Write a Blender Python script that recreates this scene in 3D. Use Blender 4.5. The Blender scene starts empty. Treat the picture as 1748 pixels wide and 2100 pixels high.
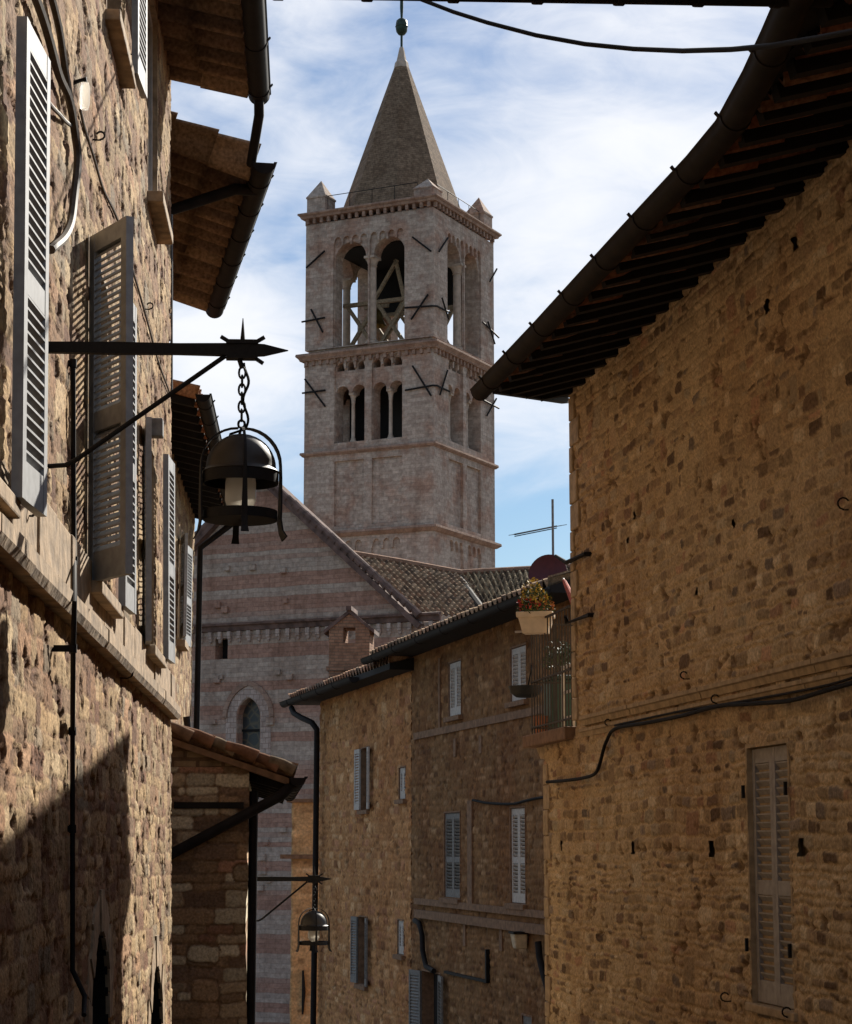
import bpy, math, random
import numpy as np
from mathutils import Matrix, Vector

R = math.radians
scn = bpy.context.scene
C = scn.collection

# ------------------------------------------------------------------ camera
F = 4300.0                      # focal length in units of a 1748 x 2100 picture
CX, CY = 874.0, 1050.0
HOR = 1735.0                    # eye level
PITCH = math.atan((HOR - CY) / F)
EYE = 1.65
cam_d = bpy.data.cameras.new("camera")
cam = bpy.data.objects.new("camera", cam_d)
C.objects.link(cam)
cam.location = (0, 0, EYE)
cam.rotation_euler = (R(90) + PITCH, 0, 0)
cam_d.sensor_fit = 'HORIZONTAL'
cam_d.sensor_width = 36.0
cam_d.lens = 36.0 * F / 1748.0
cam_d.clip_start = 0.05
cam_d.clip_end = 3000
scn.camera = cam

# ------------------------------------------------------------------ sky and sun
SUN_AZ, SUN_EL = R(26.0), R(32.0)      # azimuth measured from +Y towards +X
world = bpy.data.worlds.new("World")
scn.world = world
world.use_nodes = True
nt = world.node_tree
nt.nodes.clear()
def N(nt, typ, **kw):
    n = nt.nodes.new(typ)
    for k, v in kw.items():
        setattr(n, k, v)
    return n
def lk(nt, a, b):
    nt.links.new(a, b)
def math_node(nt, op, a, b=None, c=None, clamp=False):
    n = N(nt, 'ShaderNodeMath', operation=op)
    n.use_clamp = clamp
    for i, v in enumerate((a, b, c)):
        if v is None: continue
        if isinstance(v, (int, float)): n.inputs[i].default_value = v
        else: lk(nt, v, n.inputs[i])
    return n.outputs[0]
sky = N(nt, 'ShaderNodeTexSky')
sky.sky_type = 'NISHITA'
sky.sun_disc = False
sky.sun_elevation = SUN_EL
sky.sun_rotation = SUN_AZ
sky.altitude = 400
sky.air_density = 1.0
sky.dust_density = 0.6
sky.ozone_density = 2.0
SKY_STR = 0.045
CLOUD = 0.47
tc = N(nt, 'ShaderNodeTexCoord')
sep = N(nt, 'ShaderNodeSeparateXYZ'); lk(nt, tc.outputs['Generated'], sep.inputs[0])
mp = N(nt, 'ShaderNodeMapping'); mp.inputs['Scale'].default_value = (3.2, 3.2, 7.5)
mp.inputs['Rotation'].default_value = (0.0, R(14), R(0)); mp.inputs['Location'].default_value = (0.35, 0.2, 0.9)
lk(nt, tc.outputs['Generated'], mp.inputs['Vector'])
n1 = N(nt, 'ShaderNodeTexNoise'); n1.inputs['Scale'].default_value = 1.5; n1.inputs['Detail'].default_value = 7
n1.inputs['Roughness'].default_value = 0.52; n1.inputs['Distortion'].default_value = 0.6
lk(nt, mp.outputs[0], n1.inputs['Vector'])
n2 = N(nt, 'ShaderNodeTexNoise'); n2.inputs['Scale'].default_value = 6.0; n2.inputs['Detail'].default_value = 6
n2.inputs['Roughness'].default_value = 0.6; n2.inputs['Distortion'].default_value = 0.8
lk(nt, mp.outputs[0], n2.inputs['Vector'])
# cloud bank: thick towards the sun and higher up, clear strip low in the east
band = N(nt, 'ShaderNodeMapRange'); band.interpolation_type = 'SMOOTHSTEP'
band.inputs['From Min'].default_value = 0.155; band.inputs['From Max'].default_value = 0.245
lk(nt, sep.outputs['Z'], band.inputs['Value'])
def blob(direction, radius):
    vd = N(nt, 'ShaderNodeVectorMath', operation='DISTANCE')
    vd.inputs[1].default_value = direction
    lk(nt, tc.outputs['Generated'], vd.inputs[0])
    m = N(nt, 'ShaderNodeMapRange'); m.interpolation_type = 'SMOOTHSTEP'
    m.inputs['From Min'].default_value = 0.0; m.inputs['From Max'].default_value = radius
    m.inputs['To Min'].default_value = 1.0; m.inputs['To Max'].default_value = 0.0
    lk(nt, vd.outputs['Value'], m.inputs['Value'])
    return m.outputs[0]
def dirn(px, py):
    v = Vector(((px - CX) / F, 0, 0)) + Vector((0, math.cos(PITCH), math.sin(PITCH))) + Vector((0, -math.sin(PITCH), math.cos(PITCH))) * ((CY - py) / F)
    return v.normalized()
b1 = blob(dirn(1120, 640), 0.11)
b2 = blob(dirn(450, 760), 0.08)
b3 = blob(dirn(1250, 250), 0.12)
dens = math_node(nt, 'ADD', math_node(nt, 'MULTIPLY', n1.outputs['Fac'], 1.0), math_node(nt, 'MULTIPLY', n2.outputs['Fac'], 0.35))
dens = math_node(nt, 'ADD', dens, math_node(nt, 'MULTIPLY', band.outputs[0], 0.30))
dens = math_node(nt, 'ADD', dens, math_node(nt, 'MULTIPLY', b1, 0.22))
dens = math_node(nt, 'ADD', dens, math_node(nt, 'MULTIPLY', b2, 0.22))
dens = math_node(nt, 'ADD', dens, math_node(nt, 'MULTIPLY', b3, 0.08))
bk = N(nt, 'ShaderNodeMapRange'); bk.interpolation_type = 'SMOOTHSTEP'     # fewer clouds behind the viewer and overhead
bk.inputs['From Min'].default_value = 0.55; bk.inputs['From Max'].default_value = -0.2; bk.inputs['To Min'].default_value = 0; bk.inputs['To Max'].default_value = 0.10
lk(nt, sep.outputs['Y'], bk.inputs['Value'])
dens = math_node(nt, 'SUBTRACT', dens, bk.outputs[0])
cm = N(nt, 'ShaderNodeMapRange'); cm.interpolation_type = 'SMOOTHSTEP'
cm.inputs['From Min'].default_value = 0.68; cm.inputs['From Max'].default_value = 1.26
lk(nt, dens, cm.inputs['Value'])
bg1 = N(nt, 'ShaderNodeBackground'); bg1.inputs['Strength'].default_value = SKY_STR
hs = N(nt, 'ShaderNodeHueSaturation'); hs.inputs['Saturation'].default_value = 1.4; hs.inputs['Value'].default_value = 0.9
lk(nt, sky.outputs[0], hs.inputs['Color'])
lk(nt, hs.outputs[0], bg1.inputs['Color'])
bg2 = N(nt, 'ShaderNodeBackground'); bg2.inputs['Color'].default_value = (0.93, 0.95, 1.0, 1); bg2.inputs['Strength'].default_value = CLOUD
mixs = N(nt, 'ShaderNodeMixShader')
lk(nt, cm.outputs[0], mixs.inputs[0]); lk(nt, bg1.outputs[0], mixs.inputs[1]); lk(nt, bg2.outputs[0], mixs.inputs[2])
wo = N(nt, 'ShaderNodeOutputWorld'); lk(nt, mixs.outputs[0], wo.inputs['Surface'])

sun_d = bpy.data.lights.new("sun", 'SUN')
sun_d.energy = 3.9
sun_d.angle = R(0.5)
sun_d.color = (1.0, 0.93, 0.82)
sun = bpy.data.objects.new("sun", sun_d); C.objects.link(sun)
sdir = Vector((math.sin(SUN_AZ) * math.cos(SUN_EL), math.cos(SUN_AZ) * math.cos(SUN_EL), math.sin(SUN_EL)))
sun.rotation_euler = (-sdir).to_track_quat('-Z', 'Y').to_euler()
sun.location = sdir * 200

scn.view_settings.view_transform = 'Standard'
scn.view_settings.look = 'None'
scn.view_settings.exposure = 1.15
scn.view_settings.gamma = 1.0

# ------------------------------------------------------------------ geometry of the place
def ray(px, py):
    x = (px - CX) / F; y = (CY - py) / F
    return (x, math.cos(PITCH) - y * math.sin(PITCH), math.sin(PITCH) + y * math.cos(PITCH))
def at(px, py, Y):
    d = ray(px, py); t = Y / d[1]
    return Vector((d[0] * t, Y, EYE + d[2] * t))
def vpdir(px):
    d = ray(px, HOR); v = Vector((d[0], d[1], 0)); v.normalize(); return v
def ground_z(y):
    return -0.1 * max(y, -20.0) - 0.05

class Plane:
    """a vertical wall plane: local x along dirv, local -y out towards the street"""
    def __init__(s, p, dirv, k=0.0):
        s.k = k                     # batter: metres of lean into the house per metre of height above eye level
        s.p = Vector((p[0], p[1], 0)); s.d = Vector((dirv[0], dirv[1], 0)).normalized()
        s.o = Vector((s.d.y, -s.d.x, 0))
        s.rz = math.atan2(s.d.y, s.d.x)
    def hit(s, px, py, off=0.0):
        d = Vector(ray(px, py)); c = Vector((0, 0, EYE))
        n = s.o
        t = (off - (c - s.p).dot(n)) / (d.dot(n) + s.k * d.z)
        q = c + d * t
        return (q - s.p).dot(s.d), q.z
    def local(s, w):
        q = Vector(w) - s.p
        return Vector((q.dot(s.d), -q.dot(s.o) - s.k * (w[2] - EYE), w[2]))
    def world(s, l):
        q = s.p + s.d * l[0] - s.o * (l[1] + s.k * (l[2] - EYE))
        return Vector((q.x, q.y, l[2]))

# ------------------------------------------------------------------ object helpers
ROOTZ = {}
TILT = {}
def tag(o, label=None, cat=None, group=None, kind=None):
    if label: o['label'] = label
    if cat: o['category'] = cat
    if group: o['group'] = group
    if kind: o['kind'] = kind
    return o
def thing(name, label, cat, loc, rz=0.0, group=None):
    o = bpy.data.objects.new(name, None)
    o.empty_display_size = 0.3
    C.objects.link(o)
    o.location = loc; o.rotation_euler = (0, 0, rz)
    ROOTZ[o.name] = loc[2]
    return tag(o, label, cat, group)

class MB:
    def __init__(s):
        s.v = []; s.f = []; s.M = None; s.mi = None
    def add(s, vs, fs):
        b = len(s.v)
        if s.M is not None:
            vs = [tuple(s.M @ Vector(p)) for p in vs]
        s.v.extend([tuple(p) for p in vs]); s.f.extend([tuple(i + b for i in f) for f in fs])
        return s
    def box(s, x0, x1, y0, y1, z0, z1):
        vs = [(x0,y0,z0),(x1,y0,z0),(x1,y1,z0),(x0,y1,z0),(x0,y0,z1),(x1,y0,z1),(x1,y1,z1),(x0,y1,z1)]
        return s.add(vs, [(0,3,2,1),(4,5,6,7),(0,1,5,4),(1,2,6,5),(2,3,7,6),(3,0,4,7)])
    def hexa(s, b, t):
        """b and t: four points each, counter-clockwise seen from above"""
        return s.add(list(b) + list(t), [(0,3,2,1),(4,5,6,7),(0,1,5,4),(1,2,6,5),(2,3,7,6),(3,0,4,7)])
    def bar(s, a, b, w, h, up=(0,0,1)):
        a = Vector(a); b = Vector(b); t = (b - a).normalized(); u = Vector(up)
        x = t.cross(u)
        if x.length < 1e-4: x = t.cross(Vector((1,0,0)))
        x.normalize(); z = x.cross(t)
        vs = []
        for p in (a, b):
            for sx, sz in ((-1,-1),(1,-1),(1,1),(-1,1)):
                vs.append(p + x * (sx * w / 2) + z * (sz * h / 2))
        return s.add(vs, [(0,1,2,3),(7,6,5,4),(0,4,5,1),(1,5,6,2),(2,6,7,3),(3,7,4,0)])
    def tube(s, pts, r, seg=8, cap=True):
        pts = [Vector(p) for p in pts]; n = len(pts)
        rr = r if isinstance(r, (list, tuple)) else [r] * n
        t0 = (pts[1] - pts[0]).normalized()
        a = Vector((0,0,1)) if abs(t0.z) < 0.9 else Vector((1,0,0))
        x = t0.cross(a).normalized()
        vs = []; fs = []
        for i, p in enumerate(pts):
            if i == 0: t = t0
            elif i == n-1: t = (pts[-1] - pts[-2]).normalized()
            else: t = ((pts[i+1] - p).normalized() + (p - pts[i-1]).normalized()).normalized()
            x = (x - t * x.dot(t)).normalized(); y = t.cross(x)
            for k in range(seg):
                q = 2 * math.pi * k / seg
                vs.append(p + (x * math.cos(q) + y * math.sin(q)) * rr[i])
        for i in range(n-1):
            for k in range(seg):
                k2 = (k+1) % seg
                fs.append((i*seg+k, i*seg+k2, (i+1)*seg+k2, (i+1)*seg+k))
        if cap:
            fs.append(tuple(reversed(range(seg)))); fs.append(tuple((n-1)*seg + k for k in range(seg)))
        return s.add(vs, fs)
    def lathe(s, prof, seg=24, c=(0,0,0)):
        vs = []; fs = []; n = len(prof)
        for r, z in prof:
            for k in range(seg):
                q = 2*math.pi*k/seg
                vs.append((c[0]+r*math.cos(q), c[1]+r*math.sin(q), c[2]+z))
        for i in range(n-1):
            for k in range(seg):
                k2 = (k+1) % seg
                fs.append((i*seg+k, i*seg+k2, (i+1)*seg+k2, (i+1)*seg+k))
        return s.add(vs, fs)
    def sweep(s, pts, prof, up=(0,0,1), closed=True, cap=True):
        """sweep a 2D profile (side, up) along a polyline"""
        pts = [Vector(p) for p in pts]; n = len(pts); m = len(prof); U = Vector(up)
        vs = []; fs = []
        for i, p in enumerate(pts):
            if i == 0: t = pts[1] - pts[0]
            elif i == n-1: t = pts[-1] - pts[-2]
            else: t = (pts[i+1] - p).normalized() + (p - pts[i-1]).normalized()
            t.normalize(); x = t.cross(U).normalized(); z = x.cross(t)
            for a, b in prof: vs.append(p + x * a + z * b)
        mm = m if closed else m - 1
        for i in range(n-1):
            for k in range(mm):
                k2 = (k+1) % m
                fs.append((i*m+k, (i+1)*m+k, (i+1)*m+k2, i*m+k2))
        if cap and closed:
            fs.append(tuple(range(m))); fs.append(tuple((n-1)*m+k for k in reversed(range(m))))
        return s.add(vs, fs)
    def prism(s, poly, y0, y1):
        """polygon in the x-z plane, given thickness in y"""
        n = len(poly)
        vs = [(a, y0, b) for a, b in poly] + [(a, y1, b) for a, b in poly]
        fs = [tuple(range(n)), tuple(reversed(range(n, 2*n)))]
        for i in range(n):
            j = (i+1) % n
            fs.append((j, i, i+n, j+n))
        return s.add(vs, fs)
    def build(s, name, mat, parent=None, smooth=False, bevel=0.0):
        dz = 0.0
        if parent is not None:
            r = parent
            while r.parent: r = r.parent
            dz = ROOTZ.get(r.name, 0.0)
            k, zr_ = TILT.get(r.name, (0.0, 0.0))
            s.v = [(p[0], p[1] + k * (p[2] - zr_), p[2]) for p in s.v]
        me = bpy.data.meshes.new(name)
        me.from_pydata([(p[0], p[1], p[2] - dz) for p in s.v], [], s.f)
        me.update()
        import bmesh
        bm = bmesh.new(); bm.from_mesh(me)
        bmesh.ops.recalc_face_normals(bm, faces=bm.faces)
        bm.to_mesh(me); bm.free()
        if mat: me.materials.append(mat)
        o = bpy.data.objects.new(name, me); C.objects.link(o)
        if parent is not None: o.parent = parent
        if smooth:
            for p in me.polygons: p.use_smooth = True
            me.set_sharp_from_angle(angle=R(50))
        if bevel > 0:
            b = o.modifiers.new('bevel', 'BEVEL'); b.width = bevel; b.segments = 2; b.limit_method = 'ANGLE'
        return o

def raw_mesh(name, V, Fq, col, mat, parent, smooth=False):
    dz = 0.0
    if parent is not None:
        r = parent
        while r.parent: r = r.parent
        dz = ROOTZ.get(r.name, 0.0)
    V = np.asarray(V, dtype=np.float32).copy()
    if parent is not None:
        k, zr_ = TILT.get(r.name, (0.0, 0.0)); V[:, 1] += k * (V[:, 2] - zr_)
    V[:, 2] -= dz
    Fq = np.asarray(Fq, dtype=np.int32)
    me = bpy.data.meshes.new(name)
    me.vertices.add(len(V)); me.vertices.foreach_set('co', V.ravel())
    me.loops.add(Fq.size); me.loops.foreach_set('vertex_index', Fq.ravel())
    me.polygons.add(len(Fq))
    me.polygons.foreach_set('loop_start', np.arange(0, Fq.size, 4, dtype=np.int32))
    me.polygons.foreach_set('loop_total', np.full(len(Fq), 4, dtype=np.int32))
    if smooth: me.polygons.foreach_set('use_smooth', np.ones(len(Fq), dtype=bool))
    me.update(calc_edges=True); me.validate()
    ca = me.color_attributes.new('Col', 'FLOAT_COLOR', 'POINT')
    cc = np.ones((len(V), 4), dtype=np.float32); cc[:, :3] = col
    ca.data.foreach_set('color', cc.ravel())
    me.materials.append(mat)
    o = bpy.data.objects.new(name, me); C.objects.link(o)
    if parent is not None: o.parent = parent
    return o

# ------------------------------------------------------------------ numpy noise and masonry
def hsh(xi, yi, seed):
    h = (xi * 374761393 + yi * 668265263 + seed * 144269504) & 0xffffffff
    h = ((h ^ (h >> 13)) * 1274126177) & 0xffffffff
    h = ((h ^ (h >> 16)) * 2246822519) & 0xffffffff
    return ((h ^ (h >> 15)) & 0xffffff) / float(0xffffff)
def vnoise(x, y, seed):
    xi = np.floor(x).astype(np.int64); yi = np.floor(y).astype(np.int64)
    fx = x - xi; fy = y - yi
    fx = fx*fx*(3-2*fx); fy = fy*fy*(3-2*fy)
    a = hsh(xi, yi, seed); b = hsh(xi+1, yi, seed); c = hsh(xi, yi+1, seed); d = hsh(xi+1, yi+1, seed)
    return (a*(1-fx)+b*fx)*(1-fy) + (c*(1-fx)+d*fx)*fy
def fbm(x, y, seed, oct=4, rough=0.5):
    s = 0.0; a = 1.0; t = 0.0
    for i in range(oct):
        s = s + a * vnoise(x, y, seed + i*17); t += a
        a *= rough; x = x*2.03+3.1; y = y*2.03+1.7
    return s / t

def rubble(U, V, st, seed):
    rng = np.random.RandomState(seed)
    wa = st.get('warp', 0.03); wf = st.get('wfreq', 5.0)
    Uw = U + wa * 2 * (fbm(U*wf, V*wf, seed+1, 3) - .5)
    Vw = V + wa * 2 * (fbm(U*wf*.7, V*wf, seed+2, 3) - .5) + 0.10 * (fbm(U*.35, V*.35, seed+5, 2) - .5)
    w2 = st.get('warp2', 0.0)
    if w2:
        Uw = Uw + w2 * 2 * (fbm(U*17, V*17, seed+41, 2) - .5); Vw = Vw + w2 * 2 * (fbm(U*17+5, V*17, seed+42, 2) - .5)
    vmin, vmax = V.min() - .4, V.max() + .4
    umin, umax = U.min() - .6, U.max() + .6
    rows = [vmin]
    while rows[-1] < vmax:
        rows.append(rows[-1] + rng.uniform(*st['rowh']))
    rows = np.array(rows)
    k = np.clip(np.searchsorted(rows, Vw) - 1, 0, len(rows)-2)
    D = np.zeros_like(U); S = np.zeros(U.shape, dtype=np.int64)
    base = 0
    rr = st.get('round', 0.04)
    for i in range(len(rows)-1):
        m = (k == i)
        hh = rows[i+1] - rows[i]
        ws = []
        tot = umin - rng.uniform(0, .3)
        bnd = [tot]
        while tot < umax:
            tot += rng.uniform(*st['wid']) * (0.6 + 0.5 * hh / st['rowh'][1]); bnd.append(tot)
        bnd = np.array(bnd)
        if m.any():
            u = Uw[m]; v = Vw[m]
            c = np.clip(np.searchsorted(bnd, u) - 1, 0, len(bnd)-2)
            du = np.minimum(u - bnd[c], bnd[c+1] - u); dv = np.minimum(v - rows[i], rows[i+1] - v)
            a = np.maximum(rr - du, 0); b = np.maximum(rr - dv, 0)
            D[m] = np.where((a > 0) | (b > 0), rr - np.sqrt(a*a+b*b), np.minimum(du, dv).clip(rr, None))
            S[m] = base + c
        base += len(bnd)
    U1 = U[:, 0]; V1 = V[0, :]
    area = (U.max()-U.min()) * (V.max()-V.min())
    nb = int(st.get('big', 0) * area)
    for j in range(nb):
        uc = rng.uniform(U.min(), U.max()); vc = rng.uniform(V.min(), V.max())
        hw = rng.uniform(*st['bigw'])/2; hv = rng.uniform(*st['bigh'])/2
        mg = wa*3 + .08
        i0, i1 = np.searchsorted(U1, [uc-hw-mg, uc+hw+mg]); j0, j1 = np.searchsorted(V1, [vc-hv-mg, vc+hv+mg])
        if i1 <= i0 or j1 <= j0: continue
        du = hw - np.abs(Uw[i0:i1, j0:j1] - uc); dv = hv - np.abs(Vw[i0:i1, j0:j1] - vc)
        r2 = rr * 1.3
        a = np.maximum(r2 - du, 0); b = np.maximum(r2 - dv, 0)
        dd = np.where((a > 0) | (b > 0), r2 - np.sqrt(a*a+b*b), np.minimum(du, dv).clip(r2, None))
        ins = dd > -0.012
        D[i0:i1, j0:j1] = np.where(ins, np.maximum(dd, 0), D[i0:i1, j0:j1])
        S[i0:i1, j0:j1] = np.where(ins, base + j, S[i0:i1, j0:j1])
    return D, S, base + nb + 5

def stone_layer(U, V, st, seed):
    D, S, n = rubble(U, V, st, seed)
    rng = np.random.RandomState(seed + 99)
    pal = np.array(st['pal']); wts = np.array(st.get('wts', [1.0]*len(pal))); wts = wts / wts.sum()
    pick = rng.choice(len(pal), size=n, p=wts)
    r1 = rng.rand(n); r3 = rng.rand(n); r4 = rng.rand(n)
    m = st['mort']
    p = np.clip((D - st.get('m0', 0.0)) / m, 0, 1); p = 1 - (1-p)**2
    rel = st['relief']
    fine = fbm(U*38, V*38, seed+7, 3) - .5
    mid = fbm(U*9, V*9, seed+8, 3) - .5
    h = rel * (p * (0.25 + 0.75 * r1[S])) + rel * st.get('fine', .5) * fine + rel * st.get('mid', .5) * mid
    if 'pit' in st:      # missing mortar, knocked out holes
        pit = np.clip((fbm(U*6, V*8, seed+11, 3) - st['pit']) * 14, 0, 1)
        h = h - rel * 1.2 * pit
    else: pit = 0.0
    c = pal[pick[S]] * (st.get('v0', .72) + st.get('v1', .55) * r3[S])[..., None]
    mc = np.array(st['mcol']) * (0.8 + 0.4 * fbm(U*5, V*5, seed+3, 3))[..., None]
    q = np.clip((D - st.get('m0', 0.0)) / (m * .7), 0, 1)[..., None]
    q = q * (1 - st.get('flush', 0.0) * (r4[S] < st.get('flushp', 0.0)))[..., None]
    col = mc * (1-q) + c * q
    if 'pitcol' in st:
        pc = np.array(st['pitcol']); col = col * (1 - .8*pit[..., None]) + pc * .8 * pit[..., None]
    big = fbm(U*.8, V*.8, seed+21, 3)
    st_c = np.array(st.get('stain', (1, 1, 1)))
    w = np.clip((big - .45) * 4, 0, 1)[..., None] * st.get('stainw', 0.0)
    col = col * (1 - w) + col * st_c * w
    return h, col, p

def snap(a, edges):
    a = a.copy()
    for e in edges:
        if a[0] < e < a[-1]:
            a[np.argmin(np.abs(a - e))] = e
    return a

def stone_wall(name, parent, u0, u1, z0, z1, res, st, seed, mat, holes=(), cut=(), depth=4.0, jag0=0.0, jag1=0.0, back=True):
    """displaced masonry in local x-z, outside towards -y. holes: ('rect',u0,u1,z0,z1) or ('arch',uc,half,z0,zspring)"""
    nu = max(2, int(round((u1-u0)/res[0]))+1); nv = max(2, int(round((z1-z0)/res[1]))+1)
    ua = np.linspace(u0, u1, nu); za = np.linspace(z0, z1, nv)
    eu = []; ez = []
    for h in list(holes) + list(cut):
        if h[0] == 'rect': eu += [h[1], h[2]]; ez += [h[3], h[4]]
        else: eu += [h[1]-h[2], h[1]+h[2]]; ez += [h[4]]
    ua = snap(ua, eu); za = snap(za, ez)
    U, V = np.meshgrid(ua, za, indexing='ij')
    h, col, p = stone_layer(U, V, st, seed)
    X = U.copy()
    if jag1: X = X + (U > u1 - res[0]*1.5) * jag1 * 2 * (fbm(U*0+3, V*4.5, seed+31, 3) - .5) * 2
    if jag0: X = X + (U < u0 + res[0]*1.5) * jag0 * 2 * (fbm(U*0+9, V*4.5, seed+32, 3) - .5) * 2
    Vt = np.stack([X, -h, V], axis=-1).reshape(-1, 3)
    cols = col.reshape(-1, 3)
    idx = np.arange(nu*nv).reshape(nu, nv)
    Fq = np.stack([idx[:-1, :-1], idx[1:, :-1], idx[1:, 1:], idx[:-1, 1:]], axis=-1)
    uc = (U[:-1, :-1] + U[1:, 1:]) / 2; zc = (V[:-1, :-1] + V[1:, 1:]) / 2
    keep = np.ones(uc.shape, dtype=bool)
    for hh in list(holes) + list(cut):
        if hh[0] == 'rect':
            keep &= ~((uc > hh[1]) & (uc < hh[2]) & (zc > hh[3]) & (zc < hh[4]))
        else:
            a, w, zb, zs = hh[1:]
            keep &= ~((np.abs(uc - a) < w) & (zc > zb) & (zc <= zs))
            keep &= ~((zc > zs) & ((uc - a)**2 + (zc - zs)**2 < w*w))
    Fq = Fq[keep]
    Vs = [Vt]; Cs = [cols]; Fs = [Fq]; nb = len(Vt)
    def quad(pts, c):
        nonlocal nb
        Vs.append(np.array(pts)); Cs.append(np.tile(np.array(c), (4, 1))); Fs.append(np.array([[nb, nb+1, nb+2, nb+3]])); nb += 4
    mc = np.array(st['pal'][0]) * .9
    if back:
        # the two end walls follow the ragged front edge
        for col_i in (0, nu-1):
            e = idx[col_i]
            pts = Vt[e]; bk = pts.copy(); bk[:, 1] = depth; bk[:, 0] = ua[col_i]
            Vs.append(bk); Cs.append(cols[e]); k = len(e)
            f = np.stack([e[:-1], e[1:], nb + np.arange(1, k), nb + np.arange(0, k-1)], axis=-1)
            kk = keep[min(col_i, nu-2), :]
            Fs.append(f[kk]); nb += k
        quad([(u0, depth, z0), (u1, depth, z0), (u1, depth, z1), (u0, depth, z1)], mc)
    V_ = np.concatenate(Vs); C_ = np.concatenate(Cs); F_ = np.concatenate(Fs)
    return raw_mesh(name, V_, F_, C_, mat, parent)

# ------------------------------------------------------------------ materials
def new_mat(name):
    m = bpy.data.materials.new(name); m.use_nodes = True
    t = m.node_tree; b = t.nodes['Principled BSDF']
    return m, t, b
def add_bump(t, b, scale, strength, dist, coord='Object', detail=6):
    tcn = N(t, 'ShaderNodeTexCoord')
    n = N(t, 'ShaderNodeTexNoise'); n.inputs['Scale'].default_value = scale; n.inputs['Detail'].default_value = detail
    lk(t, tcn.outputs[coord], n.inputs['Vector'])
    bp = N(t, 'ShaderNodeBump'); bp.inputs['Strength'].default_value = strength; bp.inputs['Distance'].default_value = dist
    lk(t, n.outputs['Fac'], bp.inputs['Height']); lk(t, bp.outputs[0], b.inputs['Normal'])
    return n, bp
def mat_attr(name, scale=60, lo=.72, hi=1.28, rough=.95, bump=.6, bdist=.01, spec=.15):
    m, t, b = new_mat(name)
    at_ = N(t, 'ShaderNodeAttribute'); at_.attribute_name = 'Col'
    n, bp = add_bump(t, b, scale, bump, bdist)
    mr = N(t, 'ShaderNodeMapRange'); mr.inputs['From Min'].default_value = .3; mr.inputs['From Max'].default_value = .7
    mr.inputs['To Min'].default_value = lo; mr.inputs['To Max'].default_value = hi
    lk(t, n.outputs['Fac'], mr.inputs['Value'])
    mx = N(t, 'ShaderNodeVectorMath', operation='SCALE')
    lk(t, at_.outputs['Color'], mx.inputs[0]); lk(t, mr.outputs[0], mx.inputs['Scale'])
    lk(t, mx.outputs[0], b.inputs['Base Color'])
    b.inputs['Roughness'].default_value = rough
    b.inputs['Specular IOR Level'].default_value = spec
    return m
def mat_plain(name, c, rough=.7, metal=0.0, var=.25, scale=12, bump=.15, bdist=.004, c2=None, spec=.4):
    m, t, b = new_mat(name)
    n, bp = add_bump(t, b, scale, bump, bdist)
    cr = N(t, 'ShaderNodeValToRGB')
    cr.color_ramp.elements[0].position = .32; cr.color_ramp.elements[1].position = .68
    d = c2 if c2 else tuple(x * (1 - var) for x in c)
    cr.color_ramp.elements[0].color = (*d, 1); cr.color_ramp.elements[1].color = (*[min(1, x * (1 + var*.6)) for x in c], 1)
    lk(t, n.outputs['Fac'], cr.inputs[0]); lk(t, cr.outputs[0], b.inputs['Base Color'])
    b.inputs['Roughness'].default_value = rough; b.inputs['Metallic'].default_value = metal
    b.inputs['Specular IOR Level'].default_value = spec
    return m
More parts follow.
